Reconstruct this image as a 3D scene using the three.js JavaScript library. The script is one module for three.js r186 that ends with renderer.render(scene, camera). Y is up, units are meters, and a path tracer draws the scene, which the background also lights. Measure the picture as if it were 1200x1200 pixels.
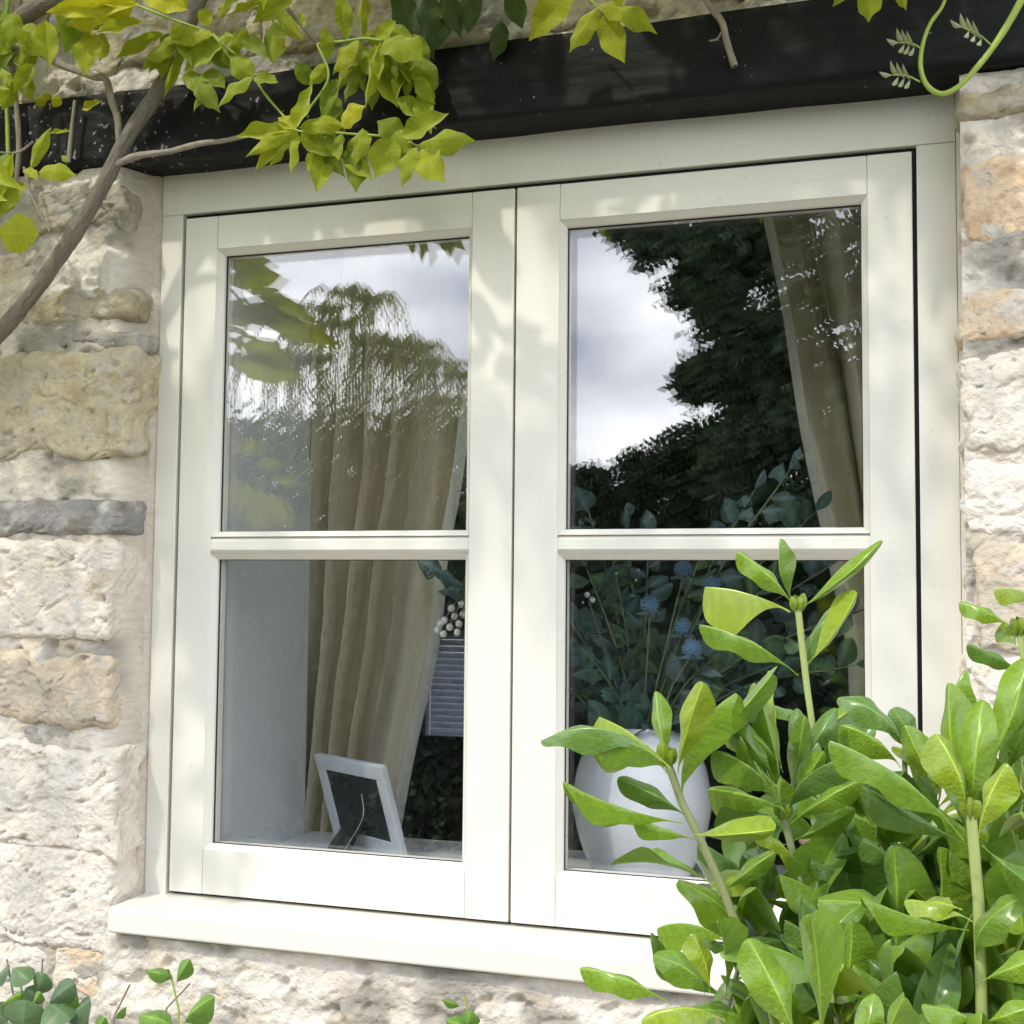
import * as THREE from 'three';
import { ImprovedNoise } from 'three/addons/math/ImprovedNoise.js';
import { mergeGeometries, mergeVertices } from 'three/addons/utils/BufferGeometryUtils.js';
import { RoundedBoxGeometry } from 'three/addons/geometries/RoundedBoxGeometry.js';

// ---------------------------------------------------------------- camera, sky, sun, exposure
// Window plane is z = 0, y = 0 is the foot of the sashes, the garden ground lies at y = GROUND.
const GROUND = -0.9;
const scene = new THREE.Scene();
const camera = new THREE.PerspectiveCamera(43.88, 1, 0.05, 400);
camera.position.set(0.5679, 0.4705, 1.7618);
camera.rotation.set(0.0638, 0.3125, 0.0093, 'YXZ');
camera.updateMatrixWorld(true);
const renderer = new THREE.WebGLRenderer({ antialias: true });
renderer.toneMapping = THREE.LinearToneMapping;
renderer.toneMappingExposure = 0.89;
renderer.shadowMap.enabled = true;

const NOISE = new ImprovedNoise();
const nz = (x, y, z = 0) => NOISE.noise(x, y, z);
function fbm(x, y, z = 0, oct = 4) {
  let a = 0.5, s = 0;
  for (let i = 0; i < oct; i++) { s += a * nz(x, y, z); x = x * 2.03 + 11.3; y = y * 2.03 + 5.7; z = z * 2.03 + 3.1; a *= 0.5; }
  return s;
}
const clamp = (v, a = 0, b = 1) => Math.min(b, Math.max(a, v));
const sstep = (a, b, x) => { const t = clamp((x - a) / (b - a)); return t * t * (3 - 2 * t); };
const lerp = (a, b, t) => a + (b - a) * t;
function rng(seed) { let a = seed >>> 0; return () => { a |= 0; a = a + 0x6D2B79F5 | 0; let t = Math.imul(a ^ a >>> 15, 1 | a); t = t + Math.imul(t ^ t >>> 7, 61 | t) ^ t; return ((t ^ t >>> 14) >>> 0) / 4294967296; }; }

const SKY = { gain: 4.3, ox: 18.2, oy: 1.2 };
function makeSky() {
  const W = 1024, H = 512, d = new Float32Array(W * H * 4);
  for (let j = 0; j < H; j++) {
    const el = ((j + 0.5) / H - 0.5) * Math.PI;                 // row 0 is the nadir
    for (let i = 0; i < W; i++) {
      const a = ((i + 0.5) / W - 0.5) * 2 * Math.PI;
      const x = Math.cos(el) * Math.cos(a), z = Math.cos(el) * Math.sin(a), y = Math.sin(el);
      const yy = Math.max(y, 0);
      const px = x / (yy + 0.24), pz = z / (yy + 0.24);
      const c = fbm(px * 1.1 + SKY.ox, pz * 1.1 + SKY.oy, 0.5, 6) * 1.6 + 0.14;
      const f = fbm(px * 2.6 + 21.9, pz * 2.6 - 2.2, 4.5, 5);
      const cover = sstep(-0.26 + yy * 0.34, 0.10 + yy * 0.34, c);            // gaps open overhead, heaps close up towards the horizon
      const bright = clamp(0.87 + f * 0.95 - sstep(0.1, 0.6, c) * 0.25, 0.42, 1.12);
      const t = Math.pow(1 - clamp(y), 3);
      const blue = [lerp(0.20, 0.66, t), lerp(0.34, 0.74, t), lerp(0.66, 0.88, t)];
      const b = (bright - 0.42) / 0.7, cloud = [lerp(0.50, 1.38, b), lerp(0.55, 1.38, b), lerp(0.66, 1.42, b)];
      const k = (j * W + i) * 4;
      for (let q = 0; q < 3; q++) d[k + q] = SKY.gain * lerp(blue[q], cloud[q], cover) * (y < 0 ? 0.35 : 1);
      d[k + 3] = 1;
    }
  }
  const t = new THREE.DataTexture(d, W, H, THREE.RGBAFormat, THREE.FloatType);
  t.mapping = THREE.EquirectangularReflectionMapping; t.magFilter = t.minFilter = THREE.LinearFilter; t.needsUpdate = true;
  return t;
}
const sky = makeSky();
scene.background = sky; scene.environment = sky; scene.environmentIntensity = 1;

const SUN_EL = 52 * Math.PI / 180, SUN_AZ = 25 * Math.PI / 180;
const sunDir = new THREE.Vector3(-Math.sin(SUN_AZ) * Math.cos(SUN_EL), Math.sin(SUN_EL), Math.cos(SUN_AZ) * Math.cos(SUN_EL));
const sun = new THREE.DirectionalLight(new THREE.Color().setRGB(1.0, 0.95, 0.88), 3.05);
sun.position.copy(sunDir).multiplyScalar(30); sun.castShadow = true;
sun.shadow.mapSize.set(4096, 4096); sun.shadow.radius = 4; sun.shadow.bias = -0.0004;
Object.assign(sun.shadow.camera, { left: -6, right: 6, top: 6, bottom: -6, near: 1, far: 80 });
scene.add(sun, sun.target);

// ---------------------------------------------------------------- helpers
const F = 600 / Math.tan(43.88 * Math.PI / 360);                 // focal length in photo pixels
const V = (x, y, z) => new THREE.Vector3(x, y, z);
const rayDir = (px, py) => V((px - 600) / F, -(py - 600) / F, -1).applyQuaternion(camera.quaternion);
function at(px, py, z = 0) { const d = rayDir(px, py); return d.multiplyScalar((z - camera.position.z) / d.z).add(camera.position); }
function onLevel(px, py, y) { const d = rayDir(px, py); return d.multiplyScalar((y - camera.position.y) / d.y).add(camera.position); }
const camInv = camera.matrixWorld.clone().invert();
function toPix(p) { const v = p.clone().applyMatrix4(camInv); return v.z > -0.05 ? null : [600 + F * v.x / -v.z, 600 - F * v.y / -v.z, -v.z]; }
const pxSize = (p) => p.distanceTo(camera.position) / F;          // metres per photo pixel at p

const used = new Map();
function numbered(n) { const k = used.get(n) || 0; used.set(n, k + 1); return k ? `${n}_${String(k).padStart(3, '0')}` : n; }
function shade(o) { o.castShadow = true; o.receiveShadow = true; return o; }
function thing(name, label, category, pos = [0, 0, 0], group) {
  const g = new THREE.Group(); g.name = numbered(name); g.position.set(...pos); g.userData = { label, category, kind: 'thing' };
  if (group) g.userData.group = group;
  scene.add(g); return g;
}
function part(name, geo, mat, parent, extra) { const m = shade(new THREE.Mesh(geo, mat)); m.name = name; if (extra) Object.assign(m.userData, extra); parent.add(m); return m; }
function single(name, label, category, geo, mat, group) {
  const m = shade(new THREE.Mesh(geo, mat)); m.name = numbered(name); m.userData = { label, category, kind: 'thing' }; if (group) m.userData.group = group; scene.add(m); return m;
}
function structure(name, geo, mat) { const m = shade(new THREE.Mesh(geo, mat)); m.name = name; m.userData = { kind: 'structure' }; scene.add(m); return m; }
const rgb = (r, g, b) => new THREE.Color().setRGB(r, g, b);
function box(x0, x1, y0, y1, z0, z1, r = 0) {
  const w = x1 - x0, h = y1 - y0, d = z1 - z0;
  const g = r ? new RoundedBoxGeometry(w, h, d, 2, r) : new THREE.BoxGeometry(w, h, d);
  g.translate((x0 + x1) / 2, (y0 + y1) / 2, (z0 + z1) / 2); return g;
}
function tube(points, r0, r1, seg = 8, per = 6) {                  // tapered tube through points
  const c = points.length > 2 ? new THREE.CatmullRomCurve3(points) : new THREE.LineCurve3(points[0], points[1]);
  const n = Math.max(2, (points.length - 1) * per), fr = c.computeFrenetFrames(n, false);
  const pos = [], idx = [], uv = [];
  for (let i = 0; i <= n; i++) {
    const p = c.getPointAt(i / n), r = typeof r0 === 'function' ? r0(i / n, p) : lerp(r0, r1, i / n);
    for (let k = 0; k <= seg; k++) {
      const a = k / seg * Math.PI * 2, q = p.clone().addScaledVector(fr.normals[i], Math.cos(a) * r).addScaledVector(fr.binormals[i], Math.sin(a) * r);
      pos.push(q.x, q.y, q.z); uv.push(k / seg * r * 6.28, i / n * c.getLength());
    }
  }
  for (let i = 0; i < n; i++) for (let k = 0; k < seg; k++) { const a = i * (seg + 1) + k, b = a + seg + 1; idx.push(a, b, a + 1, b, b + 1, a + 1); }
  const g = new THREE.BufferGeometry(); g.setAttribute('position', new THREE.Float32BufferAttribute(pos, 3)); g.setAttribute('uv', new THREE.Float32BufferAttribute(uv, 2)); g.setIndex(idx); g.computeVertexNormals(); return g;
}
function noiseTex(size, fn, srgb = false, high = size) {                        // tiling is hidden by mirrored repeat
  const d = new Uint8Array(size * high * 4);
  for (let j = 0; j < high; j++) for (let i = 0; i < size; i++) { const v = fn(i / size, j / high), k = (j * size + i) * 4; for (let q = 0; q < 3; q++) d[k + q] = clamp(Array.isArray(v) ? v[q] : v) * 255; d[k + 3] = 255; }
  const t = new THREE.DataTexture(d, size, high); t.wrapS = t.wrapT = THREE.MirroredRepeatWrapping; t.magFilter = THREE.LinearFilter; t.minFilter = THREE.LinearMipmapLinearFilter; t.generateMipmaps = true;
  if (srgb) t.colorSpace = THREE.SRGBColorSpace; t.needsUpdate = true; return t;
}
function setUV(g, fx) { const p = g.attributes.position, u = new Float32Array(p.count * 2); for (let i = 0; i < p.count; i++) { const q = fx(p.getX(i), p.getY(i), p.getZ(i)); u[2 * i] = q[0]; u[2 * i + 1] = q[1]; } g.setAttribute('uv', new THREE.BufferAttribute(u, 2)); return g; }
function setColors(g, fx) { const p = g.attributes.position, c = new Float32Array(p.count * 3); for (let i = 0; i < p.count; i++) { const q = fx(p.getX(i), p.getY(i), p.getZ(i)); c[3 * i] = q[0]; c[3 * i + 1] = q[1]; c[3 * i + 2] = q[2]; } g.setAttribute('color', new THREE.BufferAttribute(c, 3)); return g; }

// ---------------------------------------------------------------- materials
const gritTex = noiseTex(512, (u, v) => { const a = fbm(u * 26, v * 26, 1, 5); const pit = Math.max(0, -fbm(u * 14 + 9, v * 17, 6, 3) - 0.14) * 2.2; return 0.55 + a * 0.7 - pit; });
gritTex.repeat.set(5, 5);                                          // uv in metres: one tile is 20 cm
const matStone = new THREE.MeshStandardMaterial({ color: 0xffffff, vertexColors: true, roughness: 0.95, bumpMap: gritTex, bumpScale: 0.0022 });
const paintTex = noiseTex(256, (u, v) => 0.5 + fbm(u * 3, v * 60, 2, 3) * 0.5 + fbm(u * 40, v * 40, 3, 2) * 0.35); paintTex.repeat.set(3, 3);
const paintCol = noiseTex(256, (u, v) => { const s = clamp(fbm(u * 4, v * 4, 8, 4) * 1.2 + 0.5); const speck = sstep(0.36, 0.42, fbm(u * 50, v * 50, 12, 2)); const k = 0.965 + s * 0.035 - speck * 0.12; return [k, k * 0.998, k * 0.99]; });
paintCol.repeat.set(1.7, 1.7);
const matPaint = new THREE.MeshStandardMaterial({ color: rgb(0.64, 0.61, 0.52), roughness: 0.42, bumpMap: paintTex, bumpScale: 0.00025, map: paintCol });
const matRubber = new THREE.MeshStandardMaterial({ color: rgb(0.012, 0.012, 0.013), roughness: 0.7 });
const matSpacer = new THREE.MeshStandardMaterial({ color: rgb(0.55, 0.58, 0.62), roughness: 0.35, metalness: 0.6 });
const matPane = new THREE.MeshPhysicalMaterial({ color: rgb(0.992, 0.996, 0.996), roughness: 0.0, metalness: 0, transmission: 1, thickness: 0, ior: 1.66 });
const lintelMap = noiseTex(2048, (u, v) => {                       // u runs along the beam, v round it
  const left = sstep(0.42, 0.16, u), patch = fbm(u * 16, v * 3, 5, 3);
  const worn = sstep(0.30, 0.36, fbm(u * 190, v * 26, 3, 3) * 1.25 + patch * 0.5 + left * 0.24 - 0.26);
  const chalk = sstep(0.10, 0.42, patch + left * 0.22 - 0.05) * 0.13;
  const k = 0.05 + fbm(u * 30, v * 20, 7, 3) * 0.03 + chalk;
  return [lerp(k * 1.03, 0.58, worn), lerp(k * 0.97, 0.53, worn), lerp(k * 1.03, 0.55, worn)];
}, true, 256);
const lintelBump = noiseTex(512, (u, v) => 0.5 + fbm(u * 4, v * 40, 9, 4) * 0.6 + fbm(u * 40, v * 60, 2, 2) * 0.3); lintelBump.repeat.set(2.5, 0.5);
const matLintel = new THREE.MeshPhysicalMaterial({ map: lintelMap, roughness: 0.6, specularIntensity: 0.4, bumpMap: lintelBump, bumpScale: 0.0012 });
const barkTex = noiseTex(512, (u, v) => { const r = 0.5 - Math.abs(fbm(u * 16, v * 5, 3, 4)) * 1.3 + fbm(u * 50, v * 40, 6, 3) * 0.4; return 0.35 + r; }); barkTex.repeat.set(16, 7);
const barkCol = noiseTex(512, (u, v) => { const a = fbm(u * 14, v * 5, 3, 4), b = fbm(u * 5, v * 5, 9, 3), w = sstep(0.16, 0.30, fbm(u * 30, v * 24, 15, 3)); const k = 0.78 + a * 0.5 + b * 0.3; return [lerp(k, 1.0, w * 0.5), lerp(k * 0.97, 1.0, w * 0.5), lerp(k * 0.92, 0.95, w * 0.5)]; }); barkCol.repeat.set(16, 7);
const matBark = new THREE.MeshStandardMaterial({ color: rgb(0.25, 0.22, 0.18), map: barkCol, roughness: 0.95, bumpMap: barkTex, bumpScale: 0.0035 });
const matTwig = new THREE.MeshStandardMaterial({ color: rgb(0.34, 0.30, 0.235), map: barkCol, roughness: 0.95, bumpMap: barkTex, bumpScale: 0.002 });
const matGreenStem = new THREE.MeshStandardMaterial({ color: rgb(0.26, 0.34, 0.045), roughness: 0.55 });
const matShrubStem = new THREE.MeshStandardMaterial({ color: rgb(0.30, 0.34, 0.10), roughness: 0.65 });
const matShrubWood = new THREE.MeshStandardMaterial({ color: rgb(0.20, 0.215, 0.085), roughness: 0.8 });
const leafBump = noiseTex(256, (u, v) => 0.5 + fbm(u * 10, v * 24, 4, 4) * 0.6);
const leafMap = noiseTex(512, (u, v) => {
  const a = Math.abs(u - 0.5), ph = (v * 11 - a * 7 + fbm(u * 3, v * 3, 2, 2) * 0.8), vein = Math.pow(Math.max(0, Math.cos(ph * 6.283)), 14), net = 0.5 - Math.abs(fbm(u * 40, v * 60, 5, 3));
  const m = 0.90 + fbm(u * 4, v * 5, 8, 4) * 0.18 + vein * 0.08 + net * 0.05, spot = sstep(0.42, 0.46, fbm(u * 22, v * 30, 33, 2)) * 0.7;
  return [lerp(m, 0.9, spot), lerp(m, 0.5, spot), lerp(m, 0.55, spot)];
});
const leafMat = (c, rough, coat, coatR, tr) => new THREE.MeshPhysicalMaterial({ color: rgb(...c), vertexColors: true, roughness: rough, clearcoat: coat, clearcoatRoughness: coatR, specularIntensity: 0.35, transmission: tr, thickness: 0, side: THREE.DoubleSide, map: leafMap, bumpMap: leafBump, bumpScale: 0.0011 });
const shrubMats = [[0.16, 0.275, 0.014], [0.20, 0.325, 0.014], [0.10, 0.195, 0.016], [0.27, 0.365, 0.012], [0.13, 0.24, 0.035]].map(c => leafMat(c, 0.85, 1, 0.24, 0.36));
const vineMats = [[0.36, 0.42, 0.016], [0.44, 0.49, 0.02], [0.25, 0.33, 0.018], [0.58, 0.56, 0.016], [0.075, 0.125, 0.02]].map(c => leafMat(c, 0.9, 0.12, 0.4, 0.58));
const herbMats = [[0.12, 0.20, 0.075], [0.15, 0.28, 0.035], [0.11, 0.175, 0.075]].map(c => leafMat(c, 0.9, 0.5, 0.35, 0.3));
const bouquetMats = [[0.055, 0.105, 0.07], [0.075, 0.14, 0.05], [0.06, 0.10, 0.09], [0.10, 0.15, 0.12]].map(c => leafMat(c, 0.85, 0.3, 0.4, 0.2));

// ---------------------------------------------------------------- ground
{
  const g = new THREE.PlaneGeometry(160, 160, 80, 80); g.rotateX(-Math.PI / 2); g.translate(0, GROUND, 55);
  const lawn = noiseTex(512, (u, v) => { const a = fbm(u * 60, v * 60, 1, 4), b = fbm(u * 6, v * 6, 2, 3); return [0.20 + a * 0.12 + b * 0.05, 0.26 + a * 0.14 + b * 0.04, 0.11 + a * 0.07]; }, true); lawn.repeat.set(40, 40);
  structure('lawn', g, new THREE.MeshStandardMaterial({ map: lawn, roughness: 1 }));
  const p = new THREE.PlaneGeometry(14, 2.4, 1, 1); p.rotateX(-Math.PI / 2); p.translate(0, GROUND + 0.005, 1.75);
  const grav = noiseTex(512, (u, v) => { const a = fbm(u * 70, v * 70, 31, 3); const k = 0.62 + a * 0.5; return [k, k * 0.95, k * 0.86]; }, true); grav.repeat.set(8, 1.5);
  structure('gravel_path', p, new THREE.MeshStandardMaterial({ map: grav, roughness: 1 }));
}

// ---------------------------------------------------------------- stone wall
const ROOM_Z = -0.39;                                              // inner face of the house wall
const WALL_Z = 0.065;                                              // mean face of the mortar
const stoneWall = thing('stone_wall', 'rough limewashed rubble stone house wall around the window', 'wall');
{
  // core of the wall with the real opening
  const core = mergeGeometries([
    box(-4, -0.64, GROUND, 3.2, ROOM_Z, 0.02), box(0.64, 4, GROUND, 3.2, ROOM_Z, 0.02),
    box(-0.64, 0.64, GROUND, -0.045, ROOM_Z, 0.02), box(-0.64, 0.64, 1.30, 3.2, ROOM_Z, 0.02), box(-0.64, 0.64, 1.175, 1.30, ROOM_Z, -0.09)]);
  part('wall_core', core, new THREE.MeshStandardMaterial({ color: rgb(0.5, 0.47, 0.42), roughness: 1 }), stoneWall);

  // mortar and render: one relief sheet, fine where the window is, coarse farther off
  const lines = (a, b, c, d, fine, coarse) => { const l = []; for (let v = a; v < b - 1e-6; v += coarse) l.push(v); for (let v = b; v < c - 1e-6; v += fine) l.push(v); for (let v = c; v <= d + 1e-6; v += coarse) l.push(v); return l; };
  const xs = lines(-4, -0.96, 0.80, 4, 0.004, 0.08), ys = lines(GROUND, -0.26, 1.44, 3.2, 0.004, 0.08);
  const hole = (x, y) => x > -0.6035 && x < 0.622 && y > -0.03 && y < 1.20;
  const lint = (x, y) => x > -0.95 && x < 0.85 && y > 1.145 && y < 1.262;
  const id = new Int32Array(xs.length * ys.length).fill(-1), pos = [], idx = [];
  const height = (x, y) => {
    const below = sstep(0.0, -0.06, y) * sstep(-0.66, -0.60, x);
    let h = fbm(x * 7, y * 9, 1, 3) * 0.016 + fbm(x * 34, y * 40, 2, 4) * 0.007 + fbm(x * 110, y * 130, 3, 2) * 0.004;
    const gouge = Math.max(0, fbm(x * 24 + 4, y * 30, 8, 3) - 0.13) * 0.05;
    h = lerp(h, h * 0.55 + fbm(x * 13, y * 17, 6, 4) * 0.02 * sstep(-0.07, -0.14, y), below);
    const corner = x < 0 && y > -0.045 && y < 1.15 ? sstep(0, 1, clamp((x + 0.652 - fbm(y * 8, 4, 2, 3) * 0.022) / 0.036)) : 0;   // rounded into the window reveal
    return lerp(WALL_Z + h - gouge + below * 0.012, 0.0022 + (WALL_Z + h) * 0.05 + Math.max(0, -0.622 - x) * 0.6 + fbm(x * 40, y * 30, 7, 3) * 0.003 - sstep(-0.614, -0.605, x) * 0.009, corner);
  };
  for (let j = 0; j < ys.length; j++) for (let i = 0; i < xs.length; i++) { id[j * xs.length + i] = pos.length / 3; pos.push(xs[i], ys[j], height(xs[i], ys[j])); }
  for (let j = 0; j < ys.length - 1; j++) for (let i = 0; i < xs.length - 1; i++) {
    const cx = (xs[i] + xs[i + 1]) / 2, cy = (ys[j] + ys[j + 1]) / 2; if (hole(cx, cy) || lint(cx, cy)) continue;
    const a = id[j * xs.length + i], b = a + 1, c = a + xs.length, d = c + 1; idx.push(a, b, d, a, d, c);
  }
  const g = new THREE.BufferGeometry(); g.setAttribute('position', new THREE.Float32BufferAttribute(pos, 3)); g.setIndex(idx);
  setUV(g, (x, y) => [x, y]); g.computeVertexNormals();
  setColors(g, (x, y) => {
    const grey = [0.29, 0.262, 0.21], lime = [0.585, 0.53, 0.44], ochre = [0.52, 0.43, 0.29], pink = [0.56, 0.47, 0.365];
    const w = sstep(-0.16, 0.14, fbm(x * 9, y * 12, 14, 4) + fbm(x * 2.6 + 4, y * 2.6, 3, 3) * 0.7 + 0.02);
    const o = sstep(0.12, 0.28, fbm(x * 16, y * 19, 17, 3)), p = sstep(0.10, 0.30, fbm(x * 11 + 5, y * 14, 19, 3));
    const s = 1 + fbm(x * 120, y * 120, 23, 2) * 0.25;
    const cem = y > -0.045 && y < 1.15 ? sstep(-0.640, -0.622, x - fbm(y * 8, 4, 2, 3) * 0.016) * sstep(-0.55, -0.60, x) : 0, cement = [0.49, 0.425, 0.335];
    return [0, 1, 2].map(k => clamp(lerp(lerp(lerp(lerp(grey[k], lime[k], w), ochre[k], o * 0.55), pink[k], p * 0.5), cement[k], cem) * s, 0.05, 0.75));
  });
  part('mortar', g, matStone, stoneWall);

  // smooth cement that fills the reveal between stones and window frame, both sides
  for (const s of [1]) {
    const G = new THREE.PlaneGeometry(1, 1, 14, 300), P = G.attributes.position;
    for (let i = 0; i < P.count; i++) {
      const u = P.getX(i) + 0.5, v = P.getY(i) + 0.5, y = lerp(-0.03, 1.16, v);
      const w = s < 0 ? 0.034 + fbm(y * 9, 3, 1, 3) * 0.016 : 0.020 + fbm(y * 9, 7, 1, 3) * 0.008;
      const x = s < 0 ? -0.6035 - u * w - fbm(u * 3, y * 30, 2, 2) * 0.002 * u : 0.6165 + u * w;
      const z = s < 0 ? 0.001 + Math.pow(u, 1.5) * 0.054 + fbm(u * 4, y * 26, 5, 3) * 0.004 * u : 0.001 + Math.pow(u, 1.6) * 0.05 + fbm(u * 4, y * 26, 6, 3) * 0.003 * u;
      P.setXYZ(i, s < 0 ? x : x, y, z);
    }
    if (s > 0) { } else { const ix = G.index.array; for (let i = 0; i < ix.length; i += 3) { const t = ix[i]; ix[i] = ix[i + 1]; ix[i + 1] = t; } }
    G.computeVertexNormals(); setUV(G, (x, y, z) => [x + z, y]);
    setColors(G, (x, y, z) => { const k = 1 + fbm(x * 60, y * 30, z * 60, 3) * 0.22; return [0.56 * k, 0.515 * k, 0.43 * k]; });
    part('reveal_render', G, new THREE.MeshStandardMaterial({ vertexColors: true, roughness: 0.9, bumpMap: gritTex, bumpScale: 0.0012 }), stoneWall);
  }

  // stones
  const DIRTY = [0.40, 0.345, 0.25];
  const C = { yellow: [0.47, 0.40, 0.26], tan: [0.48, 0.415, 0.31], orange: [0.60, 0.44, 0.28], grey: [0.28, 0.258, 0.22], dark: [0.225, 0.21, 0.19], white: [0.57, 0.50, 0.40], pale: [0.53, 0.43, 0.31], olive: [0.33, 0.28, 0.175] };
  function stone(x0, x1, y0, y1, front, depth, col, o = {}) {
    const { seed = 1, cell = 0.0036, amp = 1, lime = 0.4, r = 0.014, wash = [0.60, 0.545, 0.455] } = o, w = x1 - x0, h = y1 - y0, d = depth;
    const n = (L, m) => Math.max(2, Math.min(m, Math.round(L / cell)));
    let g = new THREE.BoxGeometry(w, h, d, n(w, 110), n(h, 80), n(d, 30)); g.deleteAttribute('normal'); g.deleteAttribute('uv'); g = mergeVertices(g, 1e-5);
    const p = g.attributes.position, cx = (x0 + x1) / 2, cy = (y0 + y1) / 2, cz = front - d / 2, S = seed * 7.31;
    const q = V(), nn = V();
    for (let i = 0; i < p.count; i++) {
      const x = p.getX(i), y = p.getY(i), z = p.getZ(i);
      q.set(clamp(x, -w / 2 + r, w / 2 - r), clamp(y, -h / 2 + r, h / 2 - r), clamp(z, -d / 2 + r, d / 2 - r));
      nn.set(x, y, z).sub(q); const L = nn.length(); if (L > 1e-7) nn.multiplyScalar(1 / L); else nn.set(0, 0, 1);
      let X = q.x + nn.x * Math.min(L, r) + cx, Y = q.y + nn.y * Math.min(L, r) + cy, Z = q.z + nn.z * Math.min(L, r) + cz;
      const wx = fbm(X * 9 + S, Y * 9, Z * 9 + 1, 3) * 0.034 * amp, wy = fbm(X * 9 - S, Y * 9, Z * 9 + 9, 3) * 0.034 * amp;
      const disp = fbm(X * 11 + S, Y * 14, Z * 11, 3) * 0.009 + (0.5 - Math.abs(fbm(X * 15 + S, Y * 24, Z * 15, 3))) * 0.007 - 0.0034 + fbm(X * 70, Y * 100, Z * 70 + S, 3) * 0.0032 - Math.max(0, fbm(X * 46 - S, Y * 76, Z * 46, 3) - 0.22) * 0.040 - sstep(0.028, 0.0, Math.abs(fbm(X * 9 + S, Y * 13, Z * 9, 3) - 0.02)) * 0.0035;
      p.setXYZ(i, X + wx + nn.x * disp * amp, Y + wy + nn.y * disp * amp, Z + nn.z * disp * amp);
    }
    g.computeVertexNormals(); setUV(g, (x, y, z) => [x + z + S, y]);
    const c0 = C[col], cw = wash, cb = [c0[0] * 0.76, c0[1] * 0.71, c0[2] * 0.62], cg = [0.42, 0.40, 0.375];
    setColors(g, (x, y, z) => {
      const a = sstep(-0.22, 0.24, fbm(x * 22 + S, y * 30, z * 22, 5) + (lime - 0.5) * 0.6), b = sstep(0.05, 0.24, fbm(x * 15 - S, y * 22, z * 15, 4)), gr = sstep(0.10, 0.26, fbm(x * 30, y * 30 + S, z * 30, 3));
      const s = 1 + fbm(x * 140, y * 140, z * 140 + S, 2) * 0.3;
      return [0, 1, 2].map(k => clamp(lerp(lerp(lerp(c0[k], cb[k], b * 0.8), cg[k], gr * 0.45), cw[k], a * 0.85) * s, 0.04, 0.74));
    });
    return part('stone', g, matStone, stoneWall);
  }
  const px = (a, b, c, d, col, o) => {                              // a stone traced on the wall face
    const A = at(a, d, 0.068), B = at(b, c, 0.068); return stone(Math.min(A.x, B.x), Math.max(A.x, B.x), A.y, B.y, o?.front ?? 0.072, o?.depth ?? 0.11, col, o);
  };
  // left of the window, top to bottom
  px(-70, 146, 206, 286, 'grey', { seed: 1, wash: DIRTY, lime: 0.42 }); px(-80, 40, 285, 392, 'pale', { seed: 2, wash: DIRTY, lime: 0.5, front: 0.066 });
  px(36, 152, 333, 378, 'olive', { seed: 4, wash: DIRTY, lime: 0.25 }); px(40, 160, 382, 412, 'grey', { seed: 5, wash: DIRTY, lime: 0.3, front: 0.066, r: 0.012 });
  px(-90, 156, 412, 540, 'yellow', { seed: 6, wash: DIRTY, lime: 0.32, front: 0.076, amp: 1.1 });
  px(-10, 142, 582, 628, 'dark', { seed: 8, lime: 0.0, front: 0.074, amp: 0.6 });
  px(-90, 136, 634, 744, 'white', { seed: 9, lime: 0.62, front: 0.076, amp: 0.95 });
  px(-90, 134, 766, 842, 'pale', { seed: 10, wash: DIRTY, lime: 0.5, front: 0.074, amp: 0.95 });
  px(-100, 90, 846, 872, 'grey', { seed: 11, lime: 0.0, front: 0.063, r: 0.012, amp: 0.7 });
  px(-100, 142, 878, 985, 'white', { seed: 12, lime: 0.72, front: 0.076, amp: 0.95 });
  px(-100, 138, 992, 1092, 'white', { seed: 13, lime: 0.85, front: 0.074, amp: 0.95 });
  px(60, 122, 1114, 1168, 'orange', { seed: 14, lime: 0.55, front: 0.07 }); px(-100, 50, 1110, 1190, 'white', { seed: 15, lime: 0.7 });
  // right of the window
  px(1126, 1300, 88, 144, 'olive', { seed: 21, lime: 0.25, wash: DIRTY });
  px(1124, 1300, 178, 290, 'orange', { seed: 23, lime: 0.08, amp: 0.7 });
  px(1128, 1300, 330, 402, 'orange', { seed: 25, lime: 0.12, amp: 0.7 }); px(1128, 1300, 410, 532, 'white', { seed: 26, lime: 0.7, front: 0.072 });
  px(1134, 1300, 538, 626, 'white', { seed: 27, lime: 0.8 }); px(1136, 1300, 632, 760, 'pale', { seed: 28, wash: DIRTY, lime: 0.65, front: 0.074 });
  px(1136, 1300, 766, 870, 'white', { seed: 29, lime: 0.7 }); px(1134, 1290, 880, 1010, 'pale', { seed: 30, wash: DIRTY, lime: 0.6 }); px(1134, 1290, 1018, 1130, 'white', { seed: 31, lime: 0.6 });
  // half-buried stones under the sill
  [[150, 262, 1172, 1240, 'orange'], [300, 430, 1190, 1262, 'pale'], [470, 640, 1216, 1290, 'pale'], [250, 330, 1150, 1180, 'tan'], [640, 800, 1200, 1270, 'orange']].forEach((s, i) => px(s[0], s[1], s[2], s[3], s[4], { seed: 40 + i, lime: 0.55, front: 0.066, r: 0.022 }));
  // above the lintel
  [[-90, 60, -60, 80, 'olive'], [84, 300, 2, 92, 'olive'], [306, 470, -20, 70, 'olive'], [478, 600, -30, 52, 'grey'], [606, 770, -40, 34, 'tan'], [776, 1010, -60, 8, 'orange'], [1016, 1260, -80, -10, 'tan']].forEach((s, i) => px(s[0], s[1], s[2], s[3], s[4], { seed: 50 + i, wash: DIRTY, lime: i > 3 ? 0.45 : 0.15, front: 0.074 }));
  // the wall goes on in the same rough courses beyond the picture
  const R = rng(77), keys = ['tan', 'pale', 'white', 'grey', 'yellow', 'white', 'pale'];
  let n = 0;
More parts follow.
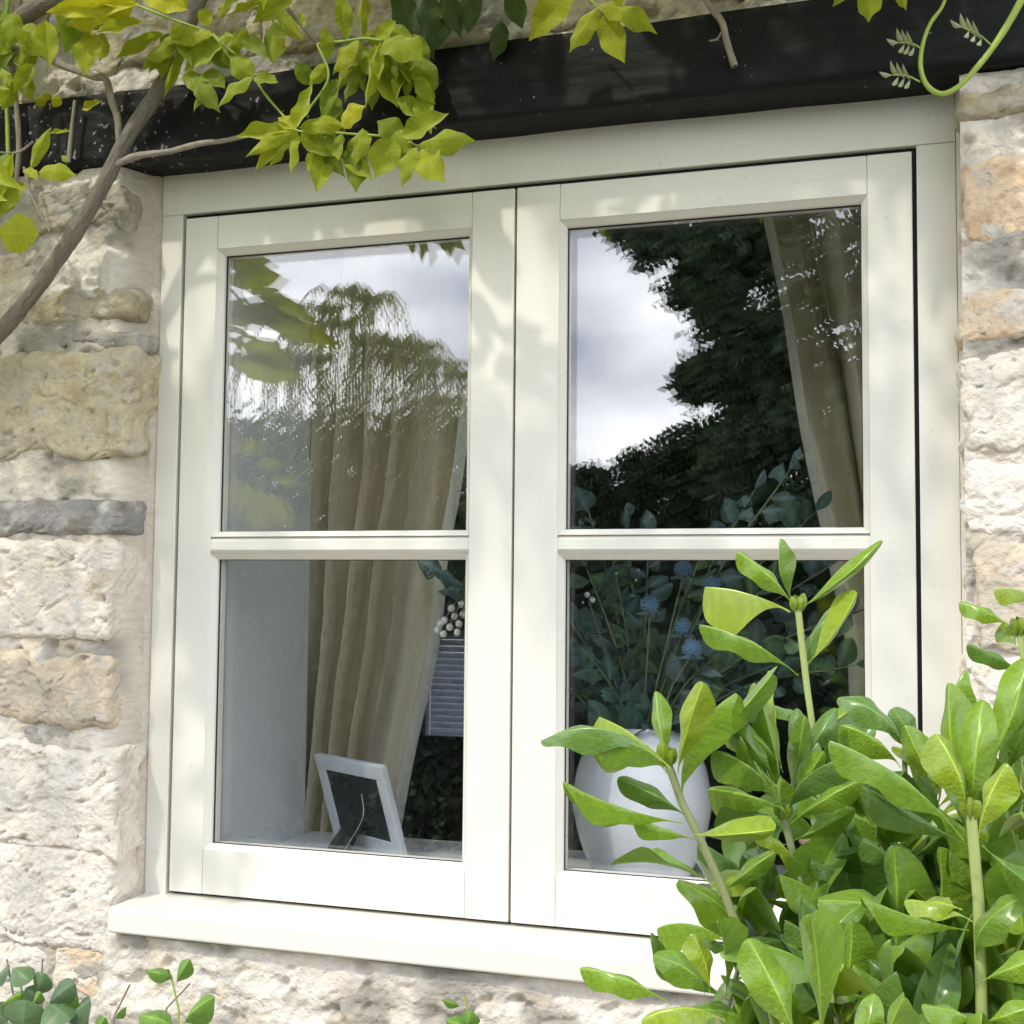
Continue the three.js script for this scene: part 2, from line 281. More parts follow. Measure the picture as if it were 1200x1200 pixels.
  for (let y = GROUND + 0.02; y < 1.9;) {
    const h = 0.07 + R() * 0.08;
    for (let x = -1.75; x < 1.65;) {
      const w = 0.12 + R() * 0.2;
      const inView = x + w > -0.98 && x < 0.84 && y + h > -0.30 && y < 1.42;
      if (!inView) stone(x, x + w - 0.014, y, y + h - 0.014, 0.068 + R() * 0.01, 0.09, keys[Math.floor(R() * keys.length)], { seed: 100 + n++, cell: 0.02, lime: 0.3 + R() * 0.4 });
      x += w;
    }
    y += h;
  }
}

// ---------------------------------------------------------------- unseen eaves, added over the wall to cut sky light on the window
{
  const t = thing('added_eaves', 'unseen tiled eaves added above the stone wall to block sky light', 'roof', [0, 2.25, 0]), oak = new THREE.MeshStandardMaterial({ color: rgb(0.10, 0.07, 0.045), roughness: 0.8 }), tile = new THREE.MeshStandardMaterial({ color: rgb(0.20, 0.17, 0.14), roughness: 0.95 });
  const deck = part('boarding', box(-4, 4, -0.012, 0.012, -1.2, 0.62), oak, t); deck.rotation.x = 0.62; deck.position.y = 0.22;
  for (let i = 0; i < 14; i++) { const r = part('rafter', box(-0.035, 0.035, -0.10, -0.013, -1.1, 0.58), oak, t); r.rotation.x = 0.62; r.position.set(-3.9 + i * 0.6, 0.22, 0); }
  for (let k = 0; k < 5; k++) { const r = part('tile_course', box(-4, 4, -0.008, 0.008, -0.17, 0.17), tile, t); const d = 0.5 - k * 0.26; r.rotation.x = 0.68; r.position.set(0, 0.22 + 0.035 - d * Math.sin(0.62), d * Math.cos(0.62) + 0.02); }
}
// ---------------------------------------------------------------- lintel
{
  let g = new THREE.BoxGeometry(1.82, 0.116, 0.17, 360, 28, 34); g.deleteAttribute('normal'); g.deleteAttribute('uv'); g = mergeVertices(g, 1e-5);
  const p = g.attributes.position, r = 0.010;
  for (let i = 0; i < p.count; i++) {
    let x = p.getX(i), y = p.getY(i), z = p.getZ(i);
    const qy = clamp(y, -0.058 + r, 0.058 - r), qz = clamp(z, -0.085 + r, 0.085 - r); let dy = y - qy, dz = z - qz; const L = Math.hypot(dy, dz); if (L > r) { dy *= r / L; dz *= r / L; }
    const k = fbm(x * 2.2, y * 6, 4, 3) * 0.012 + fbm(x * 9, y * 60, z * 60, 3) * 0.0015, n = L > 1e-6 ? [dy / Math.max(L, 1e-6), dz / Math.max(L, 1e-6)] : [0, 1];
    p.setXYZ(i, x, qy + dy + n[0] * k * 0.7 + fbm(x * 1.5, 1, 2, 2) * 0.006, qz + dz + n[1] * k);
  }
  g.computeVertexNormals(); setUV(g, (x, y, z) => [x / 1.82 + 0.5, (y + z) / 0.30 + 0.5]); g.translate(-0.05, 1.2045, -0.003);
  single('timber_lintel', 'black painted timber lintel beam with chipped paint above the window', 'lintel', g, matLintel);
}

// ---------------------------------------------------------------- window
const windowThing = thing('casement_window', 'cream painted double casement window set in the stone wall', 'window');
{
  const BE = 0.0016, paintUV = (g) => setUV(g, (x, y, z) => [x + z * 0.7, y + z]);
  const pb = (name, parent, ...b) => part(name, paintUV(box(...b, BE)), matPaint, parent);
  // fixed frame: head over the full width, jambs below it
  pb('frame_head', windowThing, -0.6045, 0.6165, 1.078, 1.176, -0.085, 0.0005);
  pb('frame_jamb', windowThing, -0.6045, -0.566, -0.012, 1.0778, -0.085, 0); pb('frame_jamb', windowThing, 0.566, 0.6165, -0.012, 1.0778, -0.085, 0);
  pb('frame_bottom', windowThing, -0.566, 0.566, -0.045, -0.0055, -0.085, -0.002);
  part('weather_seal', mergeGeometries([box(-0.567, 0.567, 1.066, 1.079, -0.08, -0.012), box(-0.567, -0.554, -0.006, 1.067, -0.08, -0.0125), box(0.554, 0.567, -0.006, 1.067, -0.08, -0.0125), box(-0.012, 0.012, 0, 1.066, -0.079, -0.013), box(-0.554, 0.554, -0.0056, 0.006, -0.08, -0.0135)]), matRubber, windowThing);
  // sill with sloping top and a drip nose
  { const s = new THREE.Shape(); s.moveTo(-0.07, 0.000); s.lineTo(0.088, -0.0035); s.quadraticCurveTo(0.094, -0.0045, 0.094, -0.009); s.lineTo(0.094, -0.034); s.quadraticCurveTo(0.094, -0.038, 0.090, -0.038); s.lineTo(0.082, -0.038); s.lineTo(0.082, -0.033); s.lineTo(0.076, -0.033); s.lineTo(0.076, -0.038); s.lineTo(-0.07, -0.044); s.closePath();
    const g = new THREE.ExtrudeGeometry(s, { depth: 1.206, bevelEnabled: true, bevelThickness: 0.002, bevelSize: 0.0015, bevelSegments: 2, curveSegments: 5 });
    g.rotateY(-Math.PI / 2); g.translate(0.605, -0.0048, 0); part('window_sill', paintUV(g), matPaint, windowThing); }
  const bead = (pts) => { // glazing bead: four mitred sides around an opening, from the face to the glass
    const [x0, x1, y0, y1] = pts, prof = [[0, -0.0006], [0.0078, -0.011], [0.0085, -0.0125], [0.0085, -0.036]]; const pos = [], idx = [];
    const corner = [[x0, y0, 1, 1], [x1, y0, -1, 1], [x1, y1, -1, -1], [x0, y1, 1, -1]];
    for (let s = 0; s < 4; s++) { const A = corner[s], B = corner[(s + 1) % 4], o = pos.length / 3; for (const [d, z] of prof) { pos.push(A[0] + A[2] * d, A[1] + A[3] * d, z, B[0] + B[2] * d, B[1] + B[3] * d, z); } for (let k = 0; k < 3; k++) { const a = o + 2 * k; idx.push(a, a + 1, a + 3, a, a + 3, a + 2); } }
    let g = new THREE.BufferGeometry(); g.setAttribute('position', new THREE.Float32BufferAttribute(pos, 3)); g.setIndex(idx); g = g.toNonIndexed(); g.computeVertexNormals(); return paintUV(g);
  };
  for (const s of [-1, 1]) {
        const xo = s < 0 ? -0.5602 : 0.0018, xi = s < 0 ? -0.0018 : 0.5602, L = xo + 0.0585, Rr = xi - 0.0665 + (s > 0 ? 0.008 : 0), Lx = s > 0 ? xo + 0.066 : L, top = 1.0705, bot = 0.0005;
    const sash = part('sash', paintUV(mergeGeometries([box(xo + 0.004, Lx - 0.004, 0.006, 1.065, -0.0585, -0.0562), box(Rr + 0.004, xi - 0.004, 0.006, 1.065, -0.0585, -0.0562), box(Lx - 0.004, Rr + 0.004, 0.006, 0.062, -0.0585, -0.0562), box(Lx - 0.004, Rr + 0.004, 1.022, 1.065, -0.0585, -0.0562)])), matPaint, windowThing);
    pb('stile', sash, xo, Lx, bot, top, -0.056, 0); pb('stile', sash, Rr, xi, bot, top, -0.056, 0);
    pb('rail', sash, Lx + 0.0002, Rr - 0.0002, 1.016, top, -0.056, -0.0006); pb('rail', sash, Lx + 0.0002, Rr - 0.0002, bot, 0.068, -0.056, -0.0006);
    // glazing bar: trapezoid front, flat inside
    { const h = new THREE.Shape(); h.moveTo(-0.0215, -0.0365); h.lineTo(-0.0215, -0.0125); h.lineTo(-0.0068, -0.0015); h.lineTo(0.0068, -0.0015); h.lineTo(0.0215, -0.0125); h.lineTo(0.0215, -0.0365); h.closePath();
      const q = new THREE.ExtrudeGeometry(h, { depth: Rr - Lx + 0.001, bevelEnabled: false }), qp = q.attributes.position;
      for (let i = 0; i < qp.count; i++) qp.setXYZ(i, Lx - 0.0005 + qp.getZ(i), 0.5415 + qp.getX(i), qp.getY(i));
      q.computeVertexNormals(); part('glazing_bar', paintUV(q), matPaint, sash); }
    part('glazing_bead', bead([Lx, Rr, 0.5415 + 0.0135, 1.016]), matPaint, sash); part('glazing_bead', bead([Lx, Rr, 0.068, 0.5415 - 0.0135]), matPaint, sash);
    for (const [y0, y1] of [[0.0765, 0.520], [0.563, 1.0075]]) {
      const X0 = Lx + 0.0085, X1 = Rr - 0.0085, e = 0.010;
      part('pane', box(X0 - e, X1 + e, y0 - e, y1 + e, -0.0235, -0.0195), matPane, sash);
      const inner = part('inner_pane', box(X0 - e, X1 + e, y0 - e, y1 + e, -0.0020, 0.0020), matPane, sash); inner.position.z = -0.0425; inner.rotation.set(s > 0 ? 0.0016 : -0.0012, s > 0 ? -0.0022 : 0.0018, 0);
      part('spacer', mergeGeometries([box(X0 - e, X0 - 0.0005, y0 - e, y1 + e, -0.0400, -0.0240), box(X1 + 0.0005, X1 + e, y0 - e, y1 + e, -0.0400, -0.0240), box(X0, X1, y0 - e, y0 - 0.0005, -0.0400, -0.0240), box(X0, X1, y1 + 0.0005, y1 + e, -0.0400, -0.0240)]), matSpacer, sash);
      part('gasket', mergeGeometries([box(X0 - 0.001, X0 + 0.0014, y0, y1, -0.0194, -0.0165), box(X1 - 0.0014, X1 + 0.001, y0, y1, -0.0194, -0.0165), box(X0 + 0.0014, X1 - 0.0014, y0 - 0.001, y0 + 0.001, -0.0194, -0.0165), box(X0 + 0.0014, X1 - 0.0014, y1 - 0.0016, y1 + 0.001, -0.0194, -0.0165)]), matRubber, sash);
    }
  }
}

// ---------------------------------------------------------------- room behind the window
const plaster = new THREE.MeshStandardMaterial({ color: rgb(0.78, 0.78, 0.76), roughness: 0.9, bumpMap: gritTex, bumpScale: 0.0008 });
{
  const Zb = -3.6, wall = new THREE.MeshStandardMaterial({ color: rgb(0.36, 0.34, 0.33), roughness: 0.95 });
  const bw = [at(500, 742, Zb), at(640, 868, Zb)];                 // small back window with a blind
  const x0 = bw[0].x, x1 = bw[1].x, y1 = bw[0].y, y0 = bw[1].y;
  structure('room_back_wall', mergeGeometries([box(-2.6, x0, GROUND, 1.7, Zb - 0.2, Zb), box(x1, 2.6, GROUND, 1.7, Zb - 0.2, Zb), box(x0, x1, GROUND, y0, Zb - 0.2, Zb), box(x0, x1, y1, 1.7, Zb - 0.2, Zb)]), wall);
  structure('room_side_wall', box(-2.8, -2.6, GROUND, 1.9, Zb - 0.2, ROOM_Z), wall); structure('room_side_wall_right', box(2.6, 2.8, GROUND, 1.9, Zb - 0.2, ROOM_Z), wall);
  structure('room_ceiling', box(-2.6, 2.6, 1.7, 1.9, Zb - 0.2, ROOM_Z), wall); structure('room_floor', box(-2.8, 2.8, GROUND - 0.2, GROUND - 0.002, Zb - 0.2, ROOM_Z), new THREE.MeshStandardMaterial({ color: rgb(0.13, 0.09, 0.06), roughness: 0.6 }));
  structure('room_front_wall', mergeGeometries([box(-2.6, -0.66, GROUND, 1.7, ROOM_Z - 0.02, ROOM_Z - 0.001), box(0.66, 2.6, GROUND, 1.7, ROOM_Z - 0.02, ROOM_Z - 0.001), box(-0.66, 0.66, GROUND, -0.03, ROOM_Z - 0.02, ROOM_Z - 0.001), box(-0.66, 0.66, 1.16, 1.7, ROOM_Z - 0.02, ROOM_Z - 0.001)]), wall);
  structure('inner_reveal', mergeGeometries([box(-0.66, -0.535, -0.04, 1.18, ROOM_Z - 0.02, -0.0852), box(0.56, 0.66, -0.04, 1.18, ROOM_Z - 0.02, -0.0852), box(-0.535, 0.56, 1.15, 1.18, ROOM_Z - 0.02, -0.0852)]), plaster);
  structure('window_board', box(-0.535, 0.56, -0.02, 0.02, ROOM_Z - 0.05, -0.0853, 0.004), new THREE.MeshStandardMaterial({ color: rgb(0.78, 0.78, 0.76), roughness: 0.4 }));
  const blind = thing('slatted_blind', 'pale slatted blind over the small window at the back of the dark room', 'blind');
  const mb = new THREE.MeshPhysicalMaterial({ color: rgb(0.66, 0.67, 0.71), roughness: 0.95, transmission: 0.4, thickness: 0, side: THREE.DoubleSide });
  const n = 16, geo = new RoundedBoxGeometry(x1 - x0 - 0.01, 0.002, (y1 - y0) / n * 1.0, 1, 0.0008);
  for (let i = 0; i < n; i++) { const m = part('slat', geo, mb, blind); m.position.set((x0 + x1) / 2, lerp(y0, y1, (i + 0.5) / n), Zb - 0.05); m.rotation.x = 1.25; }
  part('head_rail', box(x0 + 0.003, x1 - 0.003, y1 - 0.012, y1 - 0.001, Zb - 0.07, Zb - 0.03), mb, blind);
}
// curtains: folds that fan out from the tie-back
{
  const weave = noiseTex(256, (u, v) => 0.5 + fbm(u * 90, v * 8, 2, 2) * 0.35 + fbm(u * 8, v * 90, 3, 2) * 0.35); weave.repeat.set(6, 6);
  const cloth = new THREE.MeshPhysicalMaterial({ color: rgb(0.74, 0.66, 0.49), roughness: 0.95, sheen: 0.3, sheenRoughness: 0.6, side: THREE.DoubleSide, bumpMap: weave, bumpScale: 0.0006 });
  const lining = new THREE.MeshPhysicalMaterial({ color: rgb(0.70, 0.67, 0.56), roughness: 0.95, side: THREE.DoubleSide });
  function curtain(label, left, right, folds, seed, flip) {
    const t = thing('curtain', label, 'curtain', [0, 0, 0], 'curtains inside the window');
    const NU = 160, NV = 60, y0 = -0.55, y1 = 1.32;
    const surf = (u, v) => {
      const y = lerp(y0, y1, v), a = left(y), b = right(y), k = flip ? 1 - u : u;
      const ph = k * folds * Math.PI * 2 + fbm(k * 3, y * 1.1, seed, 3) * 3.2;
      const A = lerp(0.042, 0.066, sstep(0.2, 1.0, y));
      const fx = Math.sin(ph) + 0.35 * Math.sin(ph * 2.1 + 1 + y);
      return V(lerp(a, b, u) + Math.cos(ph) * 0.010, y, -0.47 + A * fx + fbm(u * 5, y * 4, seed + 3, 3) * 0.02);
    };
    const grid = (u0, u1, nu, off) => { const pos = [], idx = []; for (let j = 0; j <= NV; j++) for (let i = 0; i <= nu; i++) { const p = surf(lerp(u0, u1, i / nu), j / NV); p.z += off; pos.push(p.x, p.y, p.z); } for (let j = 0; j < NV; j++) for (let i = 0; i < nu; i++) { const a = j * (nu + 1) + i, b = a + nu + 1; idx.push(a, a + 1, b + 1, a, b + 1, b); } const g = new THREE.BufferGeometry(); g.setAttribute('position', new THREE.Float32BufferAttribute(pos, 3)); g.setIndex(idx); g.computeVertexNormals(); return setUV(g, (x, y) => [x, y]); };
    part('cloth', grid(0, 1, NU, 0), cloth, t);
    // turned edge that shows the pale lining
    const e0 = flip ? 0 : 1, pos = [], idx = [];
    for (let j = 0; j <= NV; j++) { const p = surf(e0, j / NV), s = flip ? -1 : 1; pos.push(p.x, p.y, p.z + 0.001, p.x + s * 0.010, p.y, p.z - 0.004, p.x + s * 0.017, p.y, p.z - 0.016); }
    for (let j = 0; j < NV; j++) for (let i = 0; i < 2; i++) { const a = j * 3 + i, b = a + 3; idx.push(a, a + 1, b + 1, a, b + 1, b); }
    const g = new THREE.BufferGeometry(); g.setAttribute('position', new THREE.Float32BufferAttribute(pos, 3)); g.setIndex(idx); g.computeVertexNormals(); part('lining_edge', setUV(g, (x, y) => [x, y]), lining, t);
  }
  const cx = (pts) => { const q = pts.map(([a, b]) => at(a, b, -0.455)); return (y) => { if (y > q[0].y) { const k = (y - q[0].y) / (q[0].y - q[1].y); return q[0].x + (q[0].x - q[1].x) * Math.min(k, 1.2); } for (let i = 0; i < q.length - 1; i++) if (y > q[i + 1].y) return lerp(q[i + 1].x, q[i].x, (y - q[i + 1].y) / (q[i].y - q[i + 1].y)); return q[q.length - 1].x; }; };
  curtain('beige curtain drawn back behind the white photo frame', () => -0.66, cx([[548, 300], [533, 520], [500, 680], [455, 900], [440, 1000]]), 7, 3, false);
  curtain('beige curtain hanging behind the pane that mirrors the dark tree', cx([[900, 250], [935, 420], [975, 600], [1010, 760]]), () => 0.72, 3.2, 9, true);
}
// photo frame seen from behind, leaning on its strut
{
  const t = thing('photo_frame', 'white photo frame seen from behind on the window board', 'photo frame');
  const white = new THREE.MeshStandardMaterial({ color: rgb(0.80, 0.81, 0.82), roughness: 0.45 }), black = new THREE.MeshStandardMaterial({ color: rgb(0.02, 0.021, 0.024), roughness: 0.75 });
  const w = 0.212, h = 0.166, b = 0.026, d = 0.006;
  const pts = [[-w / 2, w / 2, h - b, h], [-w / 2, w / 2, 0, b], [-w / 2, -w / 2 + b, b, h - b], [w / 2 - b, w / 2, b, h - b]];
  for (const [a, c, e, f] of pts) part('moulding', box(a, c, e, f, -d, d, 0.002), white, t);
  part('backing', box(-w / 2 + b - 0.001, w / 2 - b + 0.001, b - 0.001, h - b + 0.001, -0.004, 0.003), black, t);
  const st = new THREE.Shape(); st.moveTo(-0.052, 0); st.lineTo(0.040, 0); st.lineTo(0.024, 0.150); st.lineTo(-0.024, 0.150); st.closePath();
  const sg = new THREE.ExtrudeGeometry(st, { depth: 0.003, bevelEnabled: false }); const strut = part('strut', sg, black, t); strut.position.set(-0.014, -0.036, 0.118); strut.rotation.x = -0.90;
  part('wire', tube([V(0.024, 0.108, 0.006), V(0.040, 0.078, 0.022), V(0.010, 0.020, 0.062)], 0.0008, 0.0008, 6), new THREE.MeshStandardMaterial({ color: rgb(0.7, 0.68, 0.6), metalness: 0.8, roughness: 0.3 }), t);
  t.rotation.set(0.30, -0.55, 0, 'YXZ'); const c = onLevel(476, 1006, 0.0205).sub(V(w / 2, 0, 0).applyEuler(t.rotation)); t.position.set(c.x, 0.0205, c.z);
}
// vase, pot
const vaseC = at(752, 960, -0.21);
{
  const prof = [[0.001, 0], [0.058, 0], [0.066, 0.004], [0.092, 0.045], [0.106, 0.088], [0.107, 0.112], [0.098, 0.150], [0.080, 0.176], [0.060, 0.188], [0.052, 0.192], [0.050, 0.197], [0.046, 0.195], [0.050, 0.186], [0.088, 0.150], [0.095, 0.10], [0.05, 0.015], [0.001, 0.012]].map(p => new THREE.Vector2(...p));
  const g = new THREE.LatheGeometry(new THREE.SplineCurve(prof).getPoints(90), 72); g.scale(1, 1.24, 1); g.translate(vaseC.x, 0.0205, -0.21);
  single('vase', 'round white ceramic vase on the window board behind the shrub', 'vase', g, new THREE.MeshPhysicalMaterial({ color: rgb(0.85, 0.85, 0.85), roughness: 0.35, clearcoat: 0.5, clearcoatRoughness: 0.15 }));
  const c = at(975, 985, -0.25), pg = new THREE.LatheGeometry([[0.001, 0], [0.035, 0], [0.046, 0.075], [0.049, 0.076], [0.050, 0.09], [0.045, 0.091], [0.042, 0.07], [0.001, 0.068]].map(p => new THREE.Vector2(...p)), 48); pg.translate(c.x, 0.0205, -0.25);
  single('clay_pot', 'small pinkish clay pot on the window board behind the shrub leaves', 'pot', pg, new THREE.MeshStandardMaterial({ color: rgb(0.55, 0.34, 0.25), roughness: 0.85 }));
}

// ---------------------------------------------------------------- leaves
// unit leaf: stalk at the origin, tip at y = 1, width 1, upper side towards +z; vein is paler because it is
function leafGeo({ peak = 0.5, pw = 1, arch = 0.1, cup = 0.15, wave = 0, serr = 0, stalk = 0.08, nu = 14, nv = 4, seed = 0, drip = 0, taper = 0, side = 0, twist = 0, vein = 1.7 }) {
  const e = Math.log(0.5) / Math.log(peak), pos = [], col = [], uv = [], idx = [], W = 2 * nv;
  for (let i = 0; i <= nu; i++) {
    const q = i / nu, t = q < 0.5 ? q : 0.5 + 0.5 * Math.sin((q - 0.5) * Math.PI), tt = clamp((t - stalk) / (1 - stalk));  // rows crowd towards the tip
    let w = Math.pow(Math.sin(Math.PI * Math.pow(tt, e)), pw) * 0.5 * lerp(1, sstep(-0.08, 0.5, tt), taper) * (1 - drip * sstep(0.68, 0.99, tt) * 0.7);
    w = Math.max(w || 0, i === nu ? 0.006 : 0.022);
    if (serr && t > stalk && i < nu) w *= 1 + serr * ((i % 2) ? 1 : -1) * 0.5;
    const tw = twist * (t - 0.2), ct = Math.cos(tw), st = Math.sin(tw);
    for (let k = 0; k <= W; k++) {
      const s0 = (k - nv) / nv, s = Math.sign(s0) * Math.pow(Math.abs(s0), nv > 2 ? 1.9 : 1), x = s * w, zz = -cup * Math.abs(s) ** 1.6 * w * 2 + wave * Math.sin(t * 13 + seed + (s > 0 ? 1.4 : 0)) * Math.abs(s) * w * 2;
      const z = arch * 4 * t * (1 - t);
      pos.push(x * ct - zz * st + side * 4 * t * (1 - t), t, z + zz * ct + x * st); uv.push(x * 1.2 + 0.5, t);
      const v = Math.abs(s) < 0.01 ? vein : 1, lat = 1 + 0.10 * Math.sin((t * 9 - Math.abs(s) * 1.6) * 6.28) * (Math.abs(s) > 0.1 ? 1 : 0);
      const r = v * lat * (t < stalk ? 1.35 : 1); col.push(r * (v > 1 ? 1.05 : 1), r, r * (v > 1 ? 1.25 : 1));
    }
  }
  for (let i = 0; i < nu; i++) for (let k = 0; k < W; k++) { const p = i * (W + 1) + k, q = p + W + 1; idx.push(p, p + 1, q + 1, p, q + 1, q); }
  const g = new THREE.BufferGeometry(); g.setAttribute('position', new THREE.Float32BufferAttribute(pos, 3)); g.setAttribute('uv', new THREE.Float32BufferAttribute(uv, 2)); g.setAttribute('color', new THREE.Float32BufferAttribute(col, 3)); g.setIndex(idx); g.computeVertexNormals(); return g;
}
const _m = new THREE.Matrix4();
function leafMatrix(B, T, width, roll, ref, thick) {
  const Y = T.clone().sub(B), L = Y.length(); Y.normalize();
  let Z = ref.clone().addScaledVector(Y, -ref.dot(Y)); if (Z.lengthSq() < 1e-4) Z.set(Y.y, -Y.x, 0.1); Z.normalize().applyAxisAngle(Y, roll);
  const X = Y.clone().cross(Z);
  return new THREE.Matrix4().makeBasis(X.multiplyScalar(width), Y.clone().multiplyScalar(L), Z.multiplyScalar(thick ?? L)).setPosition(B);
}
function place(mesh, matrix, parent) { matrix.decompose(mesh.position, mesh.quaternion, mesh.scale); parent.add(mesh); return mesh; }
// z is scaled with the length, x with the width: cup and arch keep their look
const toCam = (p) => camera.position.clone().sub(p).normalize();

// ---------------------------------------------------------------- bouquet in the vase
{
  const R = rng(5), mouth = V(vaseC.x, 0.205, -0.21);
  const G = [leafGeo({ peak: 0.46, pw: 0.8, arch: 0.08, cup: 0.2, nu: 10, nv: 2, stalk: 0.1 }), leafGeo({ peak: 0.38, pw: 1, drip: 0.6, arch: 0.14, cup: 0.25, wave: 0.15, nu: 10, nv: 2 }), leafGeo({ peak: 0.5, pw: 0.7, arch: 0.03, cup: 0.1, nu: 10, nv: 2 })];
  const stemM = new THREE.MeshStandardMaterial({ color: rgb(0.16, 0.19, 0.10), roughness: 0.8 });
  const ends = [[688, 668, -0.16], [716, 650, -0.24], [672, 735, -0.18], [760, 630, -0.3], [700, 780, -0.12], [826, 640, -0.2], [884, 575, -0.22], [925, 552, -0.18], [955, 600, -0.26], [930, 660, -0.14], [985, 655, -0.2], [1010, 715, -0.24], [1000, 780, -0.16], [965, 730, -0.1], [880, 690, -0.28], [850, 760, -0.13], [905, 780, -0.2], [745, 700, -0.3], [660, 800, -0.2], [520, 672, -0.22], [705, 850, -0.1], [800, 800, -0.28], [690, 600, -0.3], [735, 610, -0.34]];
  ends.forEach(([a, b, z], n) => {
    const t = thing('foliage_stem', ['stem of dull oval leaves in the bouquet behind the glass', 'stem of pointed green leaves in the bouquet behind the glass', 'stem of rounded grey green leaves in the bouquet behind the glass'][n % 3], 'foliage', [mouth.x, mouth.y, mouth.z], 'leafy stems of the bouquet');
    const tip = at(a, b, z).sub(mouth), mid = tip.clone().multiplyScalar(0.5); mid.y += tip.length() * 0.12;
    const root = V((R() - 0.5) * 0.05, -0.05, (R() - 0.5) * 0.05), pts = [root, V(root.x * 0.6, 0.01, root.z * 0.6), mid, tip], c = new THREE.CatmullRomCurve3(pts);
    part('stem', tube(pts, 0.0028, 0.0012, 5, 5), stemM, t);
    const nl = 12 + Math.floor(R() * 6), M = bouquetMats[n % 4], g = G[n % 3];
    for (let i = 0; i < nl; i++) {
      const u = 0.32 + 0.68 * i / (nl - 1), p = c.getPointAt(Math.min(1, u)), tan = c.getTangentAt(Math.min(1, u));
      const sd = V(R() - 0.5, R() - 0.5, R() - 0.5).cross(tan).normalize(), dir = sd.multiplyScalar(i === nl - 1 ? 0.15 : 1).addScaledVector(tan, 0.75).normalize(), len = 0.034 + R() * 0.026;
      place(part('leaf', g, M, t), leafMatrix(p, p.clone().addScaledVector(dir, len), len * (0.5 + R() * 0.25), (R() - 0.5) * 1.4, V(0.1, 0.6, 0.7)), t);
    }
  });
  // blue thistles
  const ball = new THREE.IcosahedronGeometry(0.0105, 2), spikes = [ball.index ? ball.toNonIndexed() : ball];
  for (let i = 0; i < 70; i++) { const y = 1 - 2 * (i + 0.5) / 70, r = Math.sqrt(1 - y * y), a = i * 2.39996, d = V(r * Math.cos(a), y, r * Math.sin(a)); const c = new THREE.ConeGeometry(0.0020, 0.0060, 5).toNonIndexed(); c.applyQuaternion(new THREE.Quaternion().setFromUnitVectors(V(0, 1, 0), d)); c.translate(d.x * 0.0125, d.y * 0.0125, d.z * 0.0125); spikes.push(c); }
  const head = mergeGeometries(spikes), blue = new THREE.MeshStandardMaterial({ color: rgb(0.12, 0.22, 0.32), roughness: 0.8 }), bract = leafGeo({ peak: 0.3, arch: 0.1, cup: 0.3, nu: 6, nv: 1 });
  [[801, 667], [762, 709], [800, 735], [811, 760], [834, 686]].forEach(([a, b], i) => {
    const z = -0.115 - (i % 3) * 0.02, p = at(a, b, z).sub(mouth), t = thing('thistle', ['topmost blue globe thistle in the bouquet', 'blue globe thistle standing apart on the curtain side of the bouquet', 'middle blue globe thistle between the lowest and the topmost one', 'lowest blue globe thistle in the bouquet', 'blue globe thistle half hidden behind a curled shrub leaf'][i], 'flower', [mouth.x, mouth.y, mouth.z], 'blue thistles in the bouquet');
    const h = part('flower_head', head, blue, t); h.position.copy(p); h.rotation.set(i, i * 2, 0); h.scale.setScalar(1.02 + 0.08 * (i % 2));
    part('stem', tube([V((i - 2) * 0.008, -0.04, 0), p.clone().multiplyScalar(0.5).add(V(0, 0.012, 0)), p.clone().add(V(0, -0.008, 0))], 0.0016, 0.0014, 5), stemM, t);
    for (let k = 0; k < 7; k++) { const an = k / 7 * 6.28 + i, q = p.clone().add(V(0, -0.009, 0)); place(part('bract', bract, bouquetMats[3], t), leafMatrix(q, q.clone().add(V(Math.cos(an) * 0.022, -0.006, Math.sin(an) * 0.022)), 0.008, 0, V(0, 1, 0)), t); }
  });
  // white berries
  const bt = thing('berry_sprig', 'sprig of white berries hanging beside the curtain', 'berries', [mouth.x, mouth.y, mouth.z]), bm = new THREE.MeshPhysicalMaterial({ color: rgb(0.72, 0.70, 0.66), roughness: 0.4, clearcoat: 0.4 }), bg = new THREE.SphereGeometry(0.0062, 16, 12);
  const o = at(545, 690, -0.2).sub(mouth); part('stem', tube([V(-0.02, -0.03, 0), V(-0.07, 0.07, 0.01), o], 0.0022, 0.0012, 5), stemM, bt);
  [[513, 738], [521, 727], [527, 735], [533, 722], [538, 731], [529, 713], [541, 708], [520, 743], [536, 741], [543, 720], [516, 731]].forEach(([a, b], i) => { const p = at(a, b, -0.2 + (i % 3) * 0.006).sub(mouth); const m = part('berry', bg, bm, bt); m.position.copy(p); part('stalk', tube([p, p.clone().lerp(o, 0.6).add(V(0.004, 0.006, 0)), o], 0.0006, 0.0007, 4, 3), stemM, bt); });
  [[-30, 10], [20, 26]].forEach(([x, y], i) => { const q = o.clone(); place(part('leaf', G[1], bouquetMats[2], bt), leafMatrix(q, at(506 + i * 6, 668 + i * 26, -0.19).sub(mouth), 0.026, 0.3, V(0, 0.5, 0.8)), bt); });
  const wt = thing('waxflower_sprig', 'tiny pale buds on a thin sprig near the pane corner', 'flower', [mouth.x, mouth.y, mouth.z]), e = at(690, 705, -0.14).sub(mouth);
  part('stem', tube([V(0, -0.04, 0), e.clone().multiplyScalar(0.5), e], 0.0014, 0.0009, 5), stemM, wt);
  [[688, 697], [694, 703], [683, 706], [722, 672], [745, 680], [748, 668]].forEach(([a, b], i) => { const m = part('bud', bg, bm, wt); m.position.copy(at(a, b, -0.14).sub(mouth)); m.scale.setScalar(i < 2 ? 0.75 : 0.3); });
}

